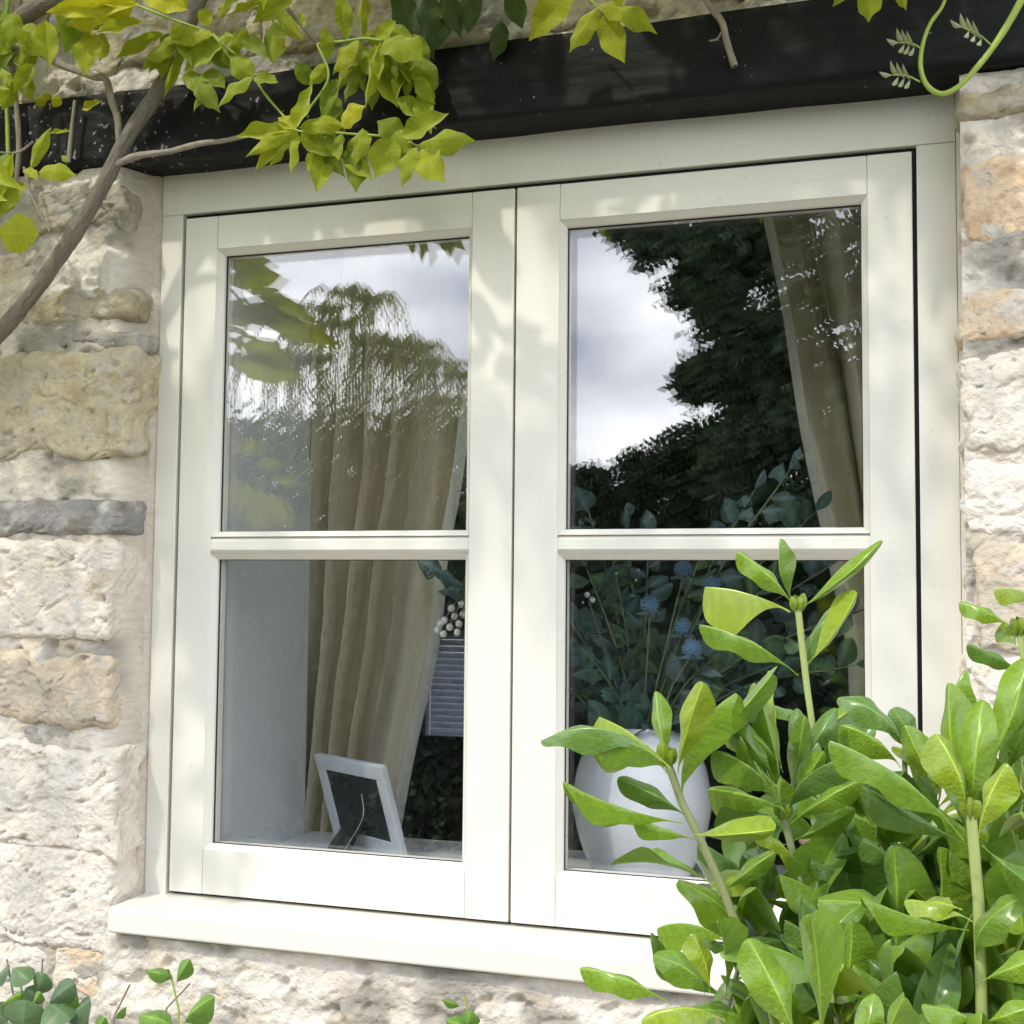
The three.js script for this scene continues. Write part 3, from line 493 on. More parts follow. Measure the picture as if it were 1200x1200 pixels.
// ---------------------------------------------------------------- wisteria
const wisteria = thing('wisteria_vine', 'yellow green wisteria climbing over the lintel on woody branches', 'vine');
const vineG = [0, 1, 2, 3].map(i => leafGeo({ peak: 0.44, pw: 0.62, drip: 0.85, arch: [0.05, 0.10, -0.04, 0.13][i], cup: [-0.08, 0.12, -0.12, 0.06][i], wave: 0.05, serr: 0.02, stalk: 0.04, nu: 30, nv: 4, seed: i * 2.1, side: [0.02, -0.04, 0.04, -0.02][i], twist: [0.12, -0.15, 0.2, -0.1][i], vein: 1.15 }));
{
  const pts = (z, ...l) => l.map(([a, b, dz = 0]) => at(a, b, z + dz));
  const branch = (name, mat, r0, r1, z, ...l) => { const P = pts(z, ...l), s = pxSize(P[0]); const k = rng(l[0][0] + 500)() * 50; return part(name, tube(P, (t, p) => lerp(r0, r1, t) * s * (1 + fbm(p.x * 30 + k, p.y * 30, p.z * 30, 3) * 0.35), 0, 12, 12), mat, wisteria); };
  branch('branch', matBark, 9, 7.4, 0.115, [-90, 500], [-20, 414], [35, 348], [75, 292], [118, 222], [150, 160], [182, 112], [205, 72], [216, 42], [232, 4], [262, -60]);
  branch('branch', matTwig, 3.8, 2.2, 0.118, [137, 192], [160, 183], [200, 177], [235, 168], [262, 165], [292, 158]);
  branch('branch', matTwig, 4.2, 4, 0.115, [140, 166], [138, 140], [131, 118], [123, 92], [112, 90], [88, 82], [66, 74], [48, 62], [14, 52], [-20, 44]);
  branch('branch', matBark, 9, 10, 0.105, [-30, 58], [12, 30], [44, 8], [90, -14], [140, -40]);
  branch('stem', matTwig, 3, 2.4, 0.10, [24, -10], [14, 60], [18, 110], [22, 170], [18, 220]); branch('stem', matGreenStem, 2.2, 2, 0.11, [10, -10], [4, 60], [8, 130], [10, 200]);
  branch('stem', matTwig, 2.6, 2.2, 0.11, [322, -8], [345, 20], [374, 52]); branch('stem', matTwig, 1, 0.8, 0.12, [300, 2], [316, 20], [331, 38]);
  branch('stem', matTwig, 1.6, 1.2, 0.1, [28, 196], [40, 236], [59, 272]); branch('stem', matTwig, 1.8, 2.2, 0.1, [88, 118], [84, 150], [80, 190]);
  branch('twig', matTwig, 3.2, 3.6, 0.10, [818, -14], [832, 8], [846, 26], [852, 50], [861, 78]); branch('twig', matTwig, 1.4, 1, 0.10, [848, 34], [840, 46], [831, 48]);
  branch('tendril', matGreenStem, 1.8, 4.0, 0.15, [1112, -16], [1104, 8], [1090, 28], [1081, 54], [1079, 80], [1088, 102], [1104, 110], [1121, 103], [1144, 80], [1170, 46], [1196, 2], [1216, -40]);
  branch('stem', matGreenStem, 1.3, 1.1, 0.15, [250, 40], [262, 52], [276, 64]); branch('stem', matGreenStem, 1.3, 1.2, 0.15, [297, 90], [312, 112], [345, 150]);
  branch('stem', matGreenStem, 1.4, 1.2, 0.16, [372, 52], [385, 90], [362, 128], [345, 150], [400, 156], [465, 162], [492, 172]);
  branch('stem', matGreenStem, 1.4, 1.2, 0.16, [372, 52], [404, 48], [426, 45], [450, 48], [490, 58]); branch('stem', matGreenStem, 1.4, 1.2, 0.15, [160, 6], [200, 22], [250, 42], [268, 66], [296, 90]);
  branch('stem', matGreenStem, 1.3, 1.1, 0.14, [678, -14], [692, 0], [706, 14]); branch('stem', matGreenStem, 1.2, 1, 0.1, [20, 50], [24, 86]); branch('stem', matTwig, 1.4, 1.2, 0.13, [-10, 178], [22, 178], [39, 166]);

  // leaflets read off the photograph: stalk x, y, tip x, y, width, material (0 mid, 1 light, 2 green, 3 yellow, 4 dark green with shade put into the colour), distance from wall
  const LF = [
    [406, 48, 396, -12, 19, 0], [425, 44, 428, -14, 13, 0], [440, 46, 464, 24, 22, 1], [421, 47, 390, 88, 24, 1], [386, 70, 379, 30, 17, 0], [446, 48, 428, 128, 17, 1], [440, 52, 444, 94, 18, 1],
    [450, 48, 496, 72, 42, 0, 0.17], [456, 48, 455, 114, 38, 2, 0.13], [490, 58, 503, 120, 31, 2, 0.12], [474, 70, 464, 117, 13, 0, 0.13], [482, 72, 477, 118, 18, 2, 0.12], [363, 100, 346, 72, 20, 2], [384, 74, 362, 100, 16, 1],
    [345, 152, 366, 97, 22, 1, 0.2], [400, 148, 428, 124, 27, 3, 0.2], [346, 152, 326, 138, 18, 3, 0.2], [345, 150, 342, 207, 15, 1, 0.19], [345, 152, 276, 160, 20, 1, 0.2], [344, 152, 288, 184, 16, 1, 0.2], [345, 152, 299, 200, 17, 1, 0.19], [346, 152, 314, 198, 15, 1, 0.2],
    [352, 156, 392, 184, 26, 0, 0.18], [350, 150, 408, 148, 22, 1, 0.19], [398, 158, 397, 188, 20, 0], [425, 150, 417, 194, 28, 0], [463, 162, 440, 208, 38, 0, 0.17], [488, 172, 471, 219, 28, 0, 0.18], [495, 172, 521, 214, 35, 1, 0.18], [490, 170, 557, 165, 32, 0, 0.18], [470, 160, 526, 133, 31, 0, 0.17], [472, 162, 442, 142, 36, 2, 0.15],
    [395, 92, 377, 142, 18, 2, 0.14], [420, 74, 404, 120, 20, 2, 0.14], [402, 128, 376, 146, 20, 2, 0.14], [440, 82, 436, 130, 22, 2, 0.12], [412, 130, 396, 160, 22, 2, 0.13],
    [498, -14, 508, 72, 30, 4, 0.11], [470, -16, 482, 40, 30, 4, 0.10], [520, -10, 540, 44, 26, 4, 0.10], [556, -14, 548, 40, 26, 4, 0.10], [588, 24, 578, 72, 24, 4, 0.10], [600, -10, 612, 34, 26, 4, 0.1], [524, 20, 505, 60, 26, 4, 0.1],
    [674, -10, 620, 48, 36, 1, 0.15], [701, 8, 667, 62, 26, 1, 0.15], [708, 14, 732, 74, 31, 1, 0.15], [703, 6, 770, 40, 28, 1, 0.15], [726, -10, 724, 8, 14, 1], [1018, -20, 1018, 26, 27, 1, 0.15], [1000, -20, 976, 8, 12, 1, 0.15], [1050, -14, 1062, 12, 12, 1, 0.15],
    [165, 4, 54, 15, 22, 3, 0.2], [160, 6, 74, 31, 28, 3, 0.2], [150, 8, 92, -18, 30, 3, 0.2], [164, 0, 152, -40, 26, 3, 0.2], [220, 12, 164, -4, 28, 3, 0.19], [214, 14, 200, -24, 26, 3, 0.19], [168, 26, 112, 38, 14, 1, 0.19],
    [252, 41, 188, 50, 24, 1, 0.17], [262, 54, 216, 84, 25, 0, 0.16], [206, 50, 170, 70, 24, 0, 0.16], [192, 38, 136, 68, 15, 0, 0.16], [204, 40, 190, 62, 22, 2, 0.15], [214, 56, 192, 115, 11, 0, 0.15], [198, 42, 214, 30, 16, 1, 0.18], [232, 24, 250, 14, 18, 1, 0.18], [256, 50, 275, 42, 12, 1], [240, 44, 262, 60, 22, 0, 0.15],
    [297, 90, 270, 66, 27, 0, 0.16], [298, 90, 326, 97, 20, 0, 0.16], [297, 90, 256, 126, 21, 0, 0.16], [240, 84, 264, 104, 23, 2, 0.15], [242, 92, 227, 132, 13, 0, 0.15], [311, 2, 270, 16, 9, 1], [268, 0, 257, 24, 12, 0], [284, -8, 262, 12, 12, 0], [300, -10, 290, 8, 10, 1], [352, 14, 356, 34, 8, 1],
    [26, 30, 53, 68, 30, 0, 0.13], [24, 52, 36, 38, 18, 1, 0.14], [22, 84, 38, 118, 18, 0, 0.12], [20, 66, 30, 84, 14, 0, 0.13], [46, 112, 56, 124, 22, 3, 0.09], [14, 60, -10, 46, 20, 0, 0.14], [2, 80, 12, 102, 12, 1, 0.14], [96, 128, 120, 118, 12, 3, 0.1], [70, 112, 62, 126, 12, 3, 0.1], [44, 0, 20, -14, 18, 1],
    [36, 198, 60, 149, 14, 1, 0.17], [58, 156, 84, 153, 7, 1, 0.15], [45, 202, 90, 206, 22, 1, 0.18], [30, 198, 44, 212, 14, 1, 0.18], [-6, 236, 16, 178, 16, 1, 0.2], [-8, 206, 6, 196, 8, 1, 0.18], [46, 275, -4, 272, 44, 1, 0.19], [-4, 104, 12, 106, 8, 1, 0.18], [82, 190, 72, 182, 8, 1, 0.1],
  ];
  const R = rng(31);
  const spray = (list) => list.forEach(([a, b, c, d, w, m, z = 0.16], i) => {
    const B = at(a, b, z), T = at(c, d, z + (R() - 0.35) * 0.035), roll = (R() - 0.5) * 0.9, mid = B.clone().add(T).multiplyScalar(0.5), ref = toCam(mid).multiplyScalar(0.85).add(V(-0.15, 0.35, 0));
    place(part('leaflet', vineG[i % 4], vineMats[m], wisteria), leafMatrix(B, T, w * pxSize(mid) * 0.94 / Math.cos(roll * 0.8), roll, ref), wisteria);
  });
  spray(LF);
  // more leaflets of the same sprays, set a little deeper
  for (const [cx, cy, rx, ry, n, z] of [[442, 70, 58, 46, 16, 0.125], [410, 165, 66, 20, 9, 0.14], [232, 62, 62, 34, 12, 0.13], [110, 18, 62, 20, 9, 0.16], [18, 60, 26, 50, 7, 0.12], [16, 190, 24, 26, 5, 0.15], [330, 20, 40, 24, 4, 0.12]])
    spray(Array.from({ length: n }, () => { const a = cx + (R() - 0.5) * 2 * rx, b = cy + (R() - 0.5) * 2 * ry, an = 0.6 + R() * 2.0, l = 34 + R() * 26; return [a, b, a + Math.cos(an) * l, b + Math.sin(an) * l, l * (0.38 + R() * 0.14), [0, 2, 0, 1][Math.floor(R() * 4)], z + R() * 0.02]; }));
  // tiny young pinnate leaves on the tendril
  const tiny = leafGeo({ peak: 0.4, arch: 0.05, cup: 0.3, nu: 6, nv: 1 }), tm = leafMat([0.30, 0.34, 0.16], 0.9, 0.2, 0.4, 0.3);
  for (const [ax, ay, bx, by] of [[1081, 58, 1054, 50], [1078, 96, 1046, 88], [1162, 53, 1128, 32]]) {
    const A = at(ax, ay, 0.15), B = at(bx, by, 0.165); part('stem', tube([A, A.clone().lerp(B, 0.5).add(V(0, 0.004, 0)), B], 0.0012, 0.0008, 5, 3), matGreenStem, wisteria);
    for (let k = 0; k < 7; k++) { const u = 0.35 + 0.65 * Math.floor(k / 2) / 3, p = A.clone().lerp(B, Math.min(1, u)), dir = B.clone().sub(A).normalize(), s = k % 2 ? 1 : -1, T = p.clone().addScaledVector(dir, 0.009).add(V(0.006 * s * -dir.y, 0.016 * s, 0.006)); if (k === 6) T.copy(B).addScaledVector(dir, 0.018); place(part('leaflet', tiny, tm, wisteria), leafMatrix(p, T, 0.006, 0, V(0.2, 0.3, 1)), wisteria); }
  }
  // the rest of the vine over the window: it shades the upper half and shows in the panes
  const simple = leafGeo({ peak: 0.42, arch: 0.1, cup: -0.2, nu: 6, nv: 1, stalk: 0.02 });
  const gapsIn = [[V(-0.74, 1.33, 0.2), 0.12], [V(-0.27, 1.2, 0.2), 0.10], [V(-0.42, 1.22, 0.2), 0.09], [V(-0.12, 1.18, 0.18), 0.09], [V(-0.58, 1.28, 0.18), 0.08], [V(0.13, 1.27, 0.15), 0.07], [V(-0.78, 1.1, 0.19), 0.06]];  // canopy holes shaped along the sun rays so these sprays catch sunlight
  const lit = (p) => gapsIn.some(([c, r]) => { const d = p.clone().sub(c), k = d.dot(sunDir); return k > 0 && d.addScaledVector(sunDir, -k).length() < r; });
  function cloud(name, n, seed, gen, mat, len) {
    const Q = rng(seed), out = [];
    for (let i = 0; i < n; i++) {
      const c = gen(Q); if (!c) continue;
      const rach = V(Q() - 0.5, -0.3 - Q() * 0.5, Q() * 0.7 + 0.1).normalize(), L = 0.20, nl = 9, side = rach.clone().cross(V(Q() - 0.5, 1, Q() - 0.5)).normalize();
      for (let k = 0; k < nl; k++) {
        const u = 0.2 + 0.8 * Math.floor(k / 2) / 4, p = c.clone().addScaledVector(rach, u * L), s = k % 2 ? 1 : -1, l = len * (0.75 + Q() * 0.5);
        const T = p.clone().addScaledVector(side, s * l * (k === nl - 1 ? 0 : 0.85)).addScaledVector(rach, l * (k === nl - 1 ? 1 : 0.45)).add(V(0, -l * 0.25, 0));
        const a = toPix(p), b = toPix(V(p.x, p.y, -0.045 - p.z)), inside = (q, m) => q && q[0] > -m && q[0] < 1200 + m && q[1] > -m && q[1] < 1200 + m;
        if (inside(a, 45) || p.z < 0.085 || lit(p) || lit(T)) continue;
        if (b && b[0] > 375 && b[0] < 1030 && b[1] > 262 && b[1] < 1060) continue;              // keeps the sky in the panes open
        if (b && b[0] > 240 && b[0] <= 375 && b[1] > 470 && b[1] < 1060) continue;
        const g = simple.clone(); g.applyMatrix4(leafMatrix(p, T, l * 0.42, (Q() - 0.5) * 1.2, V(0, 1, 0.4))); out.push(g);
      }
    }
    return out.length ? part(name, mergeGeometries(out), mat, wisteria, { kind: 'stuff' }) : null;
  }
  const over = (Q) => { const x = lerp(-2.0, 1.0, Q()), z = Math.pow(Q(), 0.8) * 0.62 + 0.06; if (x > 0.2 && Q() < (x - 0.2) * 1.3) return null; const thin = sstep(0.30, 0.62, z) * 0.92; if (Q() < thin) return null; return V(x - z * 0.25, lerp(1.42, 1.85, Q()) - z * 0.12, z); };
  cloud('canopy_foliage', 330, 91, over, vineMats[0], 0.062); cloud('canopy_foliage', 330, 92, over, vineMats[1], 0.062);
  cloud('canopy_foliage', 26, 93, (Q) => V(lerp(-1.35, -0.75, Q()), lerp(0.75, 1.5, Q()), lerp(0.15, 0.6, Q())), vineMats[1], 0.06);
  for (const [a, b, c] of [[-1.9, 1.5, 0.12], [-1.2, 1.62, 0.2], [-0.3, 1.7, 0.16], [0.5, 1.66, 0.22]]) part('branch', tube([V(a - 0.3, b, 0.1), V(a, b + 0.03, c), V(a + 0.4, b + 0.05, 0.11), V(a + 0.9, b + 0.1, c + 0.05)], 0.012, 0.009, 8, 8), matBark, wisteria);
  for (let i = 0; i < 9; i++) { const x = -1.7 + i * 0.3; part('branch', tube([V(x, 1.6, 0.1), V(x + 0.05, 1.66, 0.3), V(x, 1.6, 0.62)], 0.006, 0.003, 6, 6), matTwig, wisteria); }
  // a spray that hangs beside the window, seen in the left panes only
  const mir = (a, b, z) => { const P = at(a, b, -0.0215), d = P.clone().sub(camera.position); d.z *= -1; return P.addScaledVector(d, (z + 0.0215) / d.z); };
  [[262, 330, 330, 322, 40], [262, 360, 345, 372, 44], [300, 372, 398, 404, 46], [270, 400, 345, 430, 50], [262, 420, 350, 440, 52], [266, 310, 318, 306, 34], [290, 340, 372, 378, 40], [262, 380, 340, 352, 44], [276, 560, 268, 600, 30], [290, 566, 284, 620, 34], [306, 572, 300, 628, 32], [318, 578, 330, 622, 26], [272, 530, 300, 516, 24], [300, 546, 326, 540, 22], [318, 560, 344, 566, 22]].forEach(([a, b, c, d, w], i) => {
    const B = mir(a, b, 0.42), T = mir(c, d, 0.40 + (i % 3) * 0.03), q = toPix(B); if (q && q[0] > -10 && q[1] > 0 && q[1] < 1200 && q[0] < 1200) return;
    const mirrorCam = V(camera.position.x, camera.position.y, -0.045 - camera.position.z);
    place(part('leaflet', vineG[i % 4], vineMats[1], wisteria), leafMatrix(B, T, w * B.distanceTo(mirrorCam) / F * 0.66, 0.2 - (i % 4) * 0.15, mirrorCam.clone().sub(B).normalize().multiplyScalar(-1).add(V(0, 0.3, 0))), wisteria);
  });
  part('stem', tube([mir(230, 300, 0.42), mir(262, 330, 0.42), mir(290, 372, 0.42), mir(264, 440, 0.43), mir(250, 520, 0.42), mir(310, 572, 0.42)], 0.003, 0.0015, 6, 6), matGreenStem, wisteria);
}

// ---------------------------------------------------------------- glossy evergreen shrub
const shrub = thing('evergreen_shrub', 'glossy green evergreen shrub with rounded leaves in front of the window', 'shrub', [0.75, GROUND, 0.75]);
{
  const O = shrub.position.clone(), R = rng(12);
  const SG = [[0.10, 0.16, 0.02, 0], [0.18, 0.28, -0.04, 0.3], [-0.06, 0.22, 0.03, -0.3], [0.26, 0.12, 0, 0.1], [0.06, 0.40, 0.02, 0.5], [0.14, -0.14, -0.03, -0.5]].map(([arch, cup, side, twist], i) => leafGeo({ peak: [0.62, 0.6, 0.64, 0.6, 0.63, 0.58][i], pw: 0.56, taper: 0.9, arch, cup, side, twist, wave: 0.05, stalk: 0.06, nu: 20, nv: 4, seed: i, vein: 1.7 }));
  let n = 0;
  const leaf = (B, T, w, roll, mat, geo, ref) => place(part('leaf', SG[geo ?? n % 6], shrubMats[mat ?? Math.floor(R() * 5)], shrub), leafMatrix(B.clone().sub(O), T.clone().sub(O), w, roll, ref), shrub) && n++;
  const stem = (r0, r1, mat, P) => part('stem', tube(P.map(p => p.clone().sub(O)), r0 * 0.72, r1 * 0.8, 8, 6), mat, shrub);
  const pt = (z, l) => l.map(([a, b, dz = 0]) => at(a, b, z + dz));
  const foot = (x, z) => V(x, GROUND, z);
  // stems
  stem(0.0042, 0.0030, matShrubStem, [...pt(0.62, [[935, 712], [945, 800], [952, 850], [962, 930], [975, 1010]])]);
  stem(0.006, 0.0042, matShrubWood, [foot(0.66, 0.7), ...pt(0.64, [[1000, 1220], [985, 1100]]), at(975, 1010, 0.62)]);
  stem(0.0040, 0.0055, matShrubWood, [...pt(0.86, [[782, 892], [792, 925], [815, 972], [842, 1030], [868, 1098], [892, 1180], [915, 1290]]), foot(0.62, 0.84)]);
  stem(0.0038, 0.0055, matShrubWood, [...pt(0.80, [[918, 955], [930, 1000], [942, 1060], [955, 1140], [975, 1260]]), foot(0.66, 0.8)]);
  stem(0.0048, 0.0065, matShrubStem, [...pt(0.90, [[1138, 955], [1144, 1020], [1150, 1120], [1152, 1260]]), foot(0.80, 0.9)]);
  stem(0.0035, 0.005, matShrubStem, [...pt(0.70, [[1195, 740], [1205, 800], [1200, 900], [1185, 1020], [1175, 1200]]), foot(0.86, 0.72)]);
  stem(0.003, 0.005, matShrubWood, [...pt(0.70, [[868, 1000], [872, 1080], [888, 1180]]), foot(0.62, 0.7)]);
  stem(0.003, 0.005, matShrubWood, [...pt(0.95, [[840, 1190], [858, 1240]]), foot(0.62, 0.92)]);
  stem(0.003, 0.005, matShrubWood, [...pt(0.66, [[1060, 880], [1062, 1000], [1060, 1200]]), foot(0.76, 0.66)]);

  // leaves read off the photograph: stalk, tip, apparent width, distance from wall, roll, tone, shape
  const HL = [
    // tall shoot
    [932, 712, 864, 646, 36, 0.62, 0.2, 1, 0], [926, 716, 826, 688, 26, 0.63, 0.9, 3, 4], [930, 706, 914, 631, 30, 0.60, -0.5, 0, 1], [938, 712, 1034, 634, 20, 0.62, 0.8, 1, 3], [936, 792, 820, 732, 36, 0.63, 0.3, 0, 0], [948, 806, 990, 704, 44, 0.60, -0.4, 4, 3], [946, 778, 1004, 694, 24, 0.64, 0.9, 3, 1],
    // left whorl
    [782, 906, 634, 868, 42, 0.90, 0.35, 4, 3], [786, 900, 702, 840, 44, 0.88, 1.0, 3, 4], [784, 908, 700, 866, 28, 0.90, 0.5, 0, 1], [784, 898, 768, 810, 32, 0.84, -0.3, 1, 0], [794, 906, 824, 800, 48, 0.88, 0.25, 3, 0], [800, 940, 862, 812, 26, 0.86, -0.6, 1, 1], [800, 964, 660, 915, 34, 0.90, 0.4, 1, 2], [806, 958, 724, 912, 36, 0.86, -0.2, 2, 0], [816, 984, 736, 950, 34, 0.88, 0.2, 1, 2], [834, 1036, 716, 1014, 36, 0.90, 0.3, 0, 5], [812, 978, 908, 972, 34, 0.90, 0.8, 3, 1], [800, 915, 905, 790, 34, 0.82, 0.6, 1, 4], [846, 1046, 908, 998, 30, 0.84, 0.3, 0, 0],
    // centre whorl
    [916, 946, 830, 925, 52, 0.84, 0.1, 1, 4], [920, 950, 916, 912, 30, 0.84, 0.3, 1, 0], [910, 916, 848, 838, 40, 0.80, -0.2, 0, 3], [918, 905, 852, 842, 44, 0.80, 0.2, 1, 1], [922, 950, 958, 870, 32, 0.78, -0.3, 4, 0], [916, 900, 906, 818, 26, 0.78, 0.4, 3, 2], [924, 946, 965, 880, 30, 0.80, 0.5, 1, 0], [914, 926, 870, 890, 30, 0.82, 0.6, 3, 4], [926, 965, 1012, 912, 36, 0.82, 0.2, 1, 0], [936, 900, 934, 830, 28, 0.74, 0.1, 4, 3], [935, 905, 980, 830, 30, 0.74, 0.4, 4, 3], [925, 990, 870, 1000, 30, 0.82, 0.4, 2, 0], [930, 1010, 1030, 990, 36, 0.78, 0.2, 2, 2], [940, 1040, 1000, 960, 34, 0.74, -0.2, 4, 3],
    [918, 948, 884, 800, 34, 0.80, 0.3, 1, 0], [922, 946, 900, 786, 30, 0.76, -0.4, 3, 3], [914, 942, 836, 880, 36, 0.82, 0.4, 0, 1], [920, 952, 868, 862, 40, 0.82, 0.1, 1, 2], [926, 940, 942, 838, 34, 0.76, 0.3, 0, 0], [924, 955, 992, 886, 34, 0.80, -0.2, 4, 1], [912, 958, 838, 972, 30, 0.84, 0.5, 2, 5], [930, 985, 1002, 948, 34, 0.80, 0.4, 1, 2], [934, 1010, 884, 972, 28, 0.82, 0.3, 3, 0], [950, 850, 905, 828, 26, 0.64, 0.2, 4, 0], [954, 862, 1010, 822, 30, 0.64, 0.4, 1, 2],
    // right whorl
    [1130, 985, 972, 868, 44, 0.94, 0.5, 0, 0], [1134, 990, 1010, 920, 50, 0.92, -0.1, 2, 2], [1132, 960, 1112, 800, 52, 0.86, -0.4, 1, 0], [1134, 956, 1096, 860, 52, 0.90, 0.4, 3, 1], [1140, 960, 1152, 820, 54, 0.88, 0.1, 1, 3], [1146, 985, 1180, 895, 54, 0.96, -0.3, 3, 0], [1150, 990, 1240, 1060, 46, 0.92, 0.2, 0, 2], [1136, 1000, 1110, 860, 46, 0.84, 0.2, 4, 3], [1066, 880, 1046, 830, 44, 0.66, 0.1, 4, 3], [1070, 900, 1085, 862, 30, 0.66, 0.3, 3, 0], [1100, 930, 1060, 850, 40, 0.72, -0.3, 1, 0], [1118, 900, 1130, 785, 36, 0.76, -0.5, 1, 1], [1160, 900, 1205, 770, 50, 0.86, 0.5, 1, 0], [1180, 910, 1230, 800, 44, 0.82, 0.3, 0, 3], [1128, 1066, 1082, 1060, 44, 0.94, 0.1, 3, 1], [1140, 1080, 1060, 1055, 40, 0.94, 0.4, 3, 0], [1146, 1130, 1200, 1050, 56, 0.90, -0.2, 0, 3], [1136, 1090, 1010, 1050, 40, 0.90, 0.3, 1, 2],
    [1060, 880, 982, 818, 44, 0.70, 0.2, 4, 3], [1056, 900, 985, 850, 40, 0.72, 0.3, 1, 1],
    // far right
    [1186, 736, 1124, 706, 32, 0.70, 0.2, 1, 0], [1192, 760, 1176, 728, 30, 0.70, 0.5, 1, 4], [1200, 792, 1133, 756, 30, 0.70, 0.1, 2, 0], [1215, 708, 1165, 692, 20, 0.70, 0.7, 3, 1], [1195, 748, 1230, 700, 34, 0.70, 0.2, 1, 0], [1198, 770, 1250, 740, 34, 0.70, 0.2, 0, 0],
    // bottom
    [788, 1178, 680, 1134, 40, 0.96, 0.2, 1, 0], [850, 1196, 752, 1196, 54, 0.98, 0.5, 3, 1], [826, 1168, 766, 1120, 48, 0.94, 0.0, 0, 3], [832, 1164, 812, 1094, 46, 0.92, 0.5, 3, 0], [850, 1170, 842, 1080, 26, 0.92, -0.4, 0, 2], [936, 1228, 876, 1100, 64, 1.02, 0.1, 1, 0], [962, 1232, 950, 1072, 58, 1.00, -0.1, 1, 2], [858, 1110, 770, 1088, 22, 0.90, 0.6, 1, 1], [860, 1120, 806, 1096, 28, 0.88, 0.4, 4, 0], [880, 1160, 862, 1060, 30, 0.84, 0.3, 3, 0], [1010, 1240, 1025, 1165, 40, 0.98, 0.2, 1, 3], [1040, 1240, 1060, 1168, 44, 0.98, 0.2, 1, 0], [1090, 1180, 1000, 1130, 40, 0.90, 0.3, 0, 2], [1150, 1150, 1230, 1120, 44, 0.94, 0.2, 1, 0], [1060, 1150, 1110, 1090, 40, 0.86, 0.2, 4, 2], [1148, 1200, 1080, 1180, 40, 0.96, 0.3, 1, 0], [1152, 1200, 1210, 1180, 36, 0.96, 0.3, 1, 0], [1000, 1040, 950, 1010, 34, 0.78, 0.2, 2, 0], [985, 1050, 1040, 1100, 36, 0.78, 0.3, 4, 0], [1040, 1060, 1000, 980, 34, 0.76, 0.2, 2, 3], [1050, 1020, 1010, 985, 34, 0.80, 0.4, 2, 1], [1060, 1010, 1120, 960, 32, 0.76, 0.2, 2, 2],
    [976, 1130, 920, 1080, 36, 0.88, 0.2, 2, 0], [960, 1120, 1010, 1060, 36, 0.86, 0.1, 0, 3], [1010, 1120, 1050, 1150, 34, 0.88, 0.2, 2, 0], [1020, 1170, 970, 1150, 34, 0.90, 0.3, 0, 2],
  ];
  for (const [a, b, c, d, w, z, roll, mat, geo] of HL) {
    const B = at(a, b, z), T = at(c, d, z + (R() - 0.3) * 0.05), mid = B.clone().add(T).multiplyScalar(0.5);
    leaf(B, T, w * pxSize(mid) * 0.75, roll, mat, geo, toCam(mid).multiplyScalar(0.75).add(V(-0.1, 0.6, 0.1)));
  }
  // young leaves closed round each shoot tip
  const bud = leafGeo({ peak: 0.5, pw: 0.6, arch: 0.22, cup: 0.5, nu: 10, nv: 3, stalk: 0.02, vein: 1.2 });
  for (const [a, b, z] of [[935, 714, 0.62], [782, 894, 0.86], [918, 957, 0.80], [1138, 957, 0.90], [1195, 742, 0.70]]) { const p = at(a, b, z).sub(O); for (let k = 0; k < 6; k++) { const an = k * 1.05 + a, l = 0.012 + 0.006 * R(), B = p.clone().add(V(Math.cos(an) * 0.002, -0.003, Math.sin(an) * 0.002)); place(part('bud', bud, shrubMats[3], shrub), leafMatrix(B, B.clone().add(V(Math.cos(an) * 0.004, l, Math.sin(an) * 0.004)), 0.006, 0, V(Math.cos(an), 0.1, Math.sin(an))), shrub); } }
  // whorls at the shoot ends further in, which fill the body of the bush
  const whorl = (p, up, nl, len) => { for (let k = 0; k < nl; k++) { const a = k * 2.4 + R() * 0.6, tilt = 0.35 + 0.75 * (k / nl) + R() * 0.25; const sx = V(1, 0, 0).cross(up).normalize(), sy = up.clone().cross(sx); const d = up.clone().multiplyScalar(Math.cos(tilt)).addScaledVector(sx, Math.sin(tilt) * Math.cos(a)).addScaledVector(sy, Math.sin(tilt) * Math.sin(a)).normalize(); const B = p.clone().addScaledVector(up, -0.05 * k / nl), l = len * (0.7 + R() * 0.45); leaf(B, B.clone().addScaledVector(d, l), l * (0.26 + R() * 0.08), (R() - 0.5) * 0.7, undefined, undefined, up.clone().add(V(0, 0.2, 0.1))); } };
  const W = [[1096, 945, 0.62], [1000, 965, 0.66], [966, 1020, 0.70], [898, 1045, 0.74], [868, 1125, 0.80], [940, 1120, 0.80], [1040, 1010, 0.72], [1110, 1050, 0.70], [1170, 980, 0.72], [1010, 1100, 0.80], [1085, 1125, 0.80], [1180, 1080, 0.80], [1040, 1170, 0.86], [1130, 1180, 0.84], [980, 1190, 0.90], [1200, 1160, 0.84], [1230, 960, 0.8], [1240, 1080, 0.84], [900, 1230, 0.88], [1080, 1250, 0.9], [1180, 1260, 0.9], [1000, 1270, 0.84]];
  for (const [a, b, z] of W) {
    const p = at(a, b, z), up = V((R() - 0.5) * 0.6, 1, 0.25 + R() * 0.3).normalize(); whorl(p, up, 9, 0.092);
    stem(0.0026, 0.005, matShrubWood, [p, p.clone().addScaledVector(up, -0.12), V(lerp(p.x, 0.74, 0.6), GROUND + 0.3, lerp(p.z, 0.78, 0.5)), foot(0.70 + R() * 0.12, 0.72 + R() * 0.12)]);
  }
}

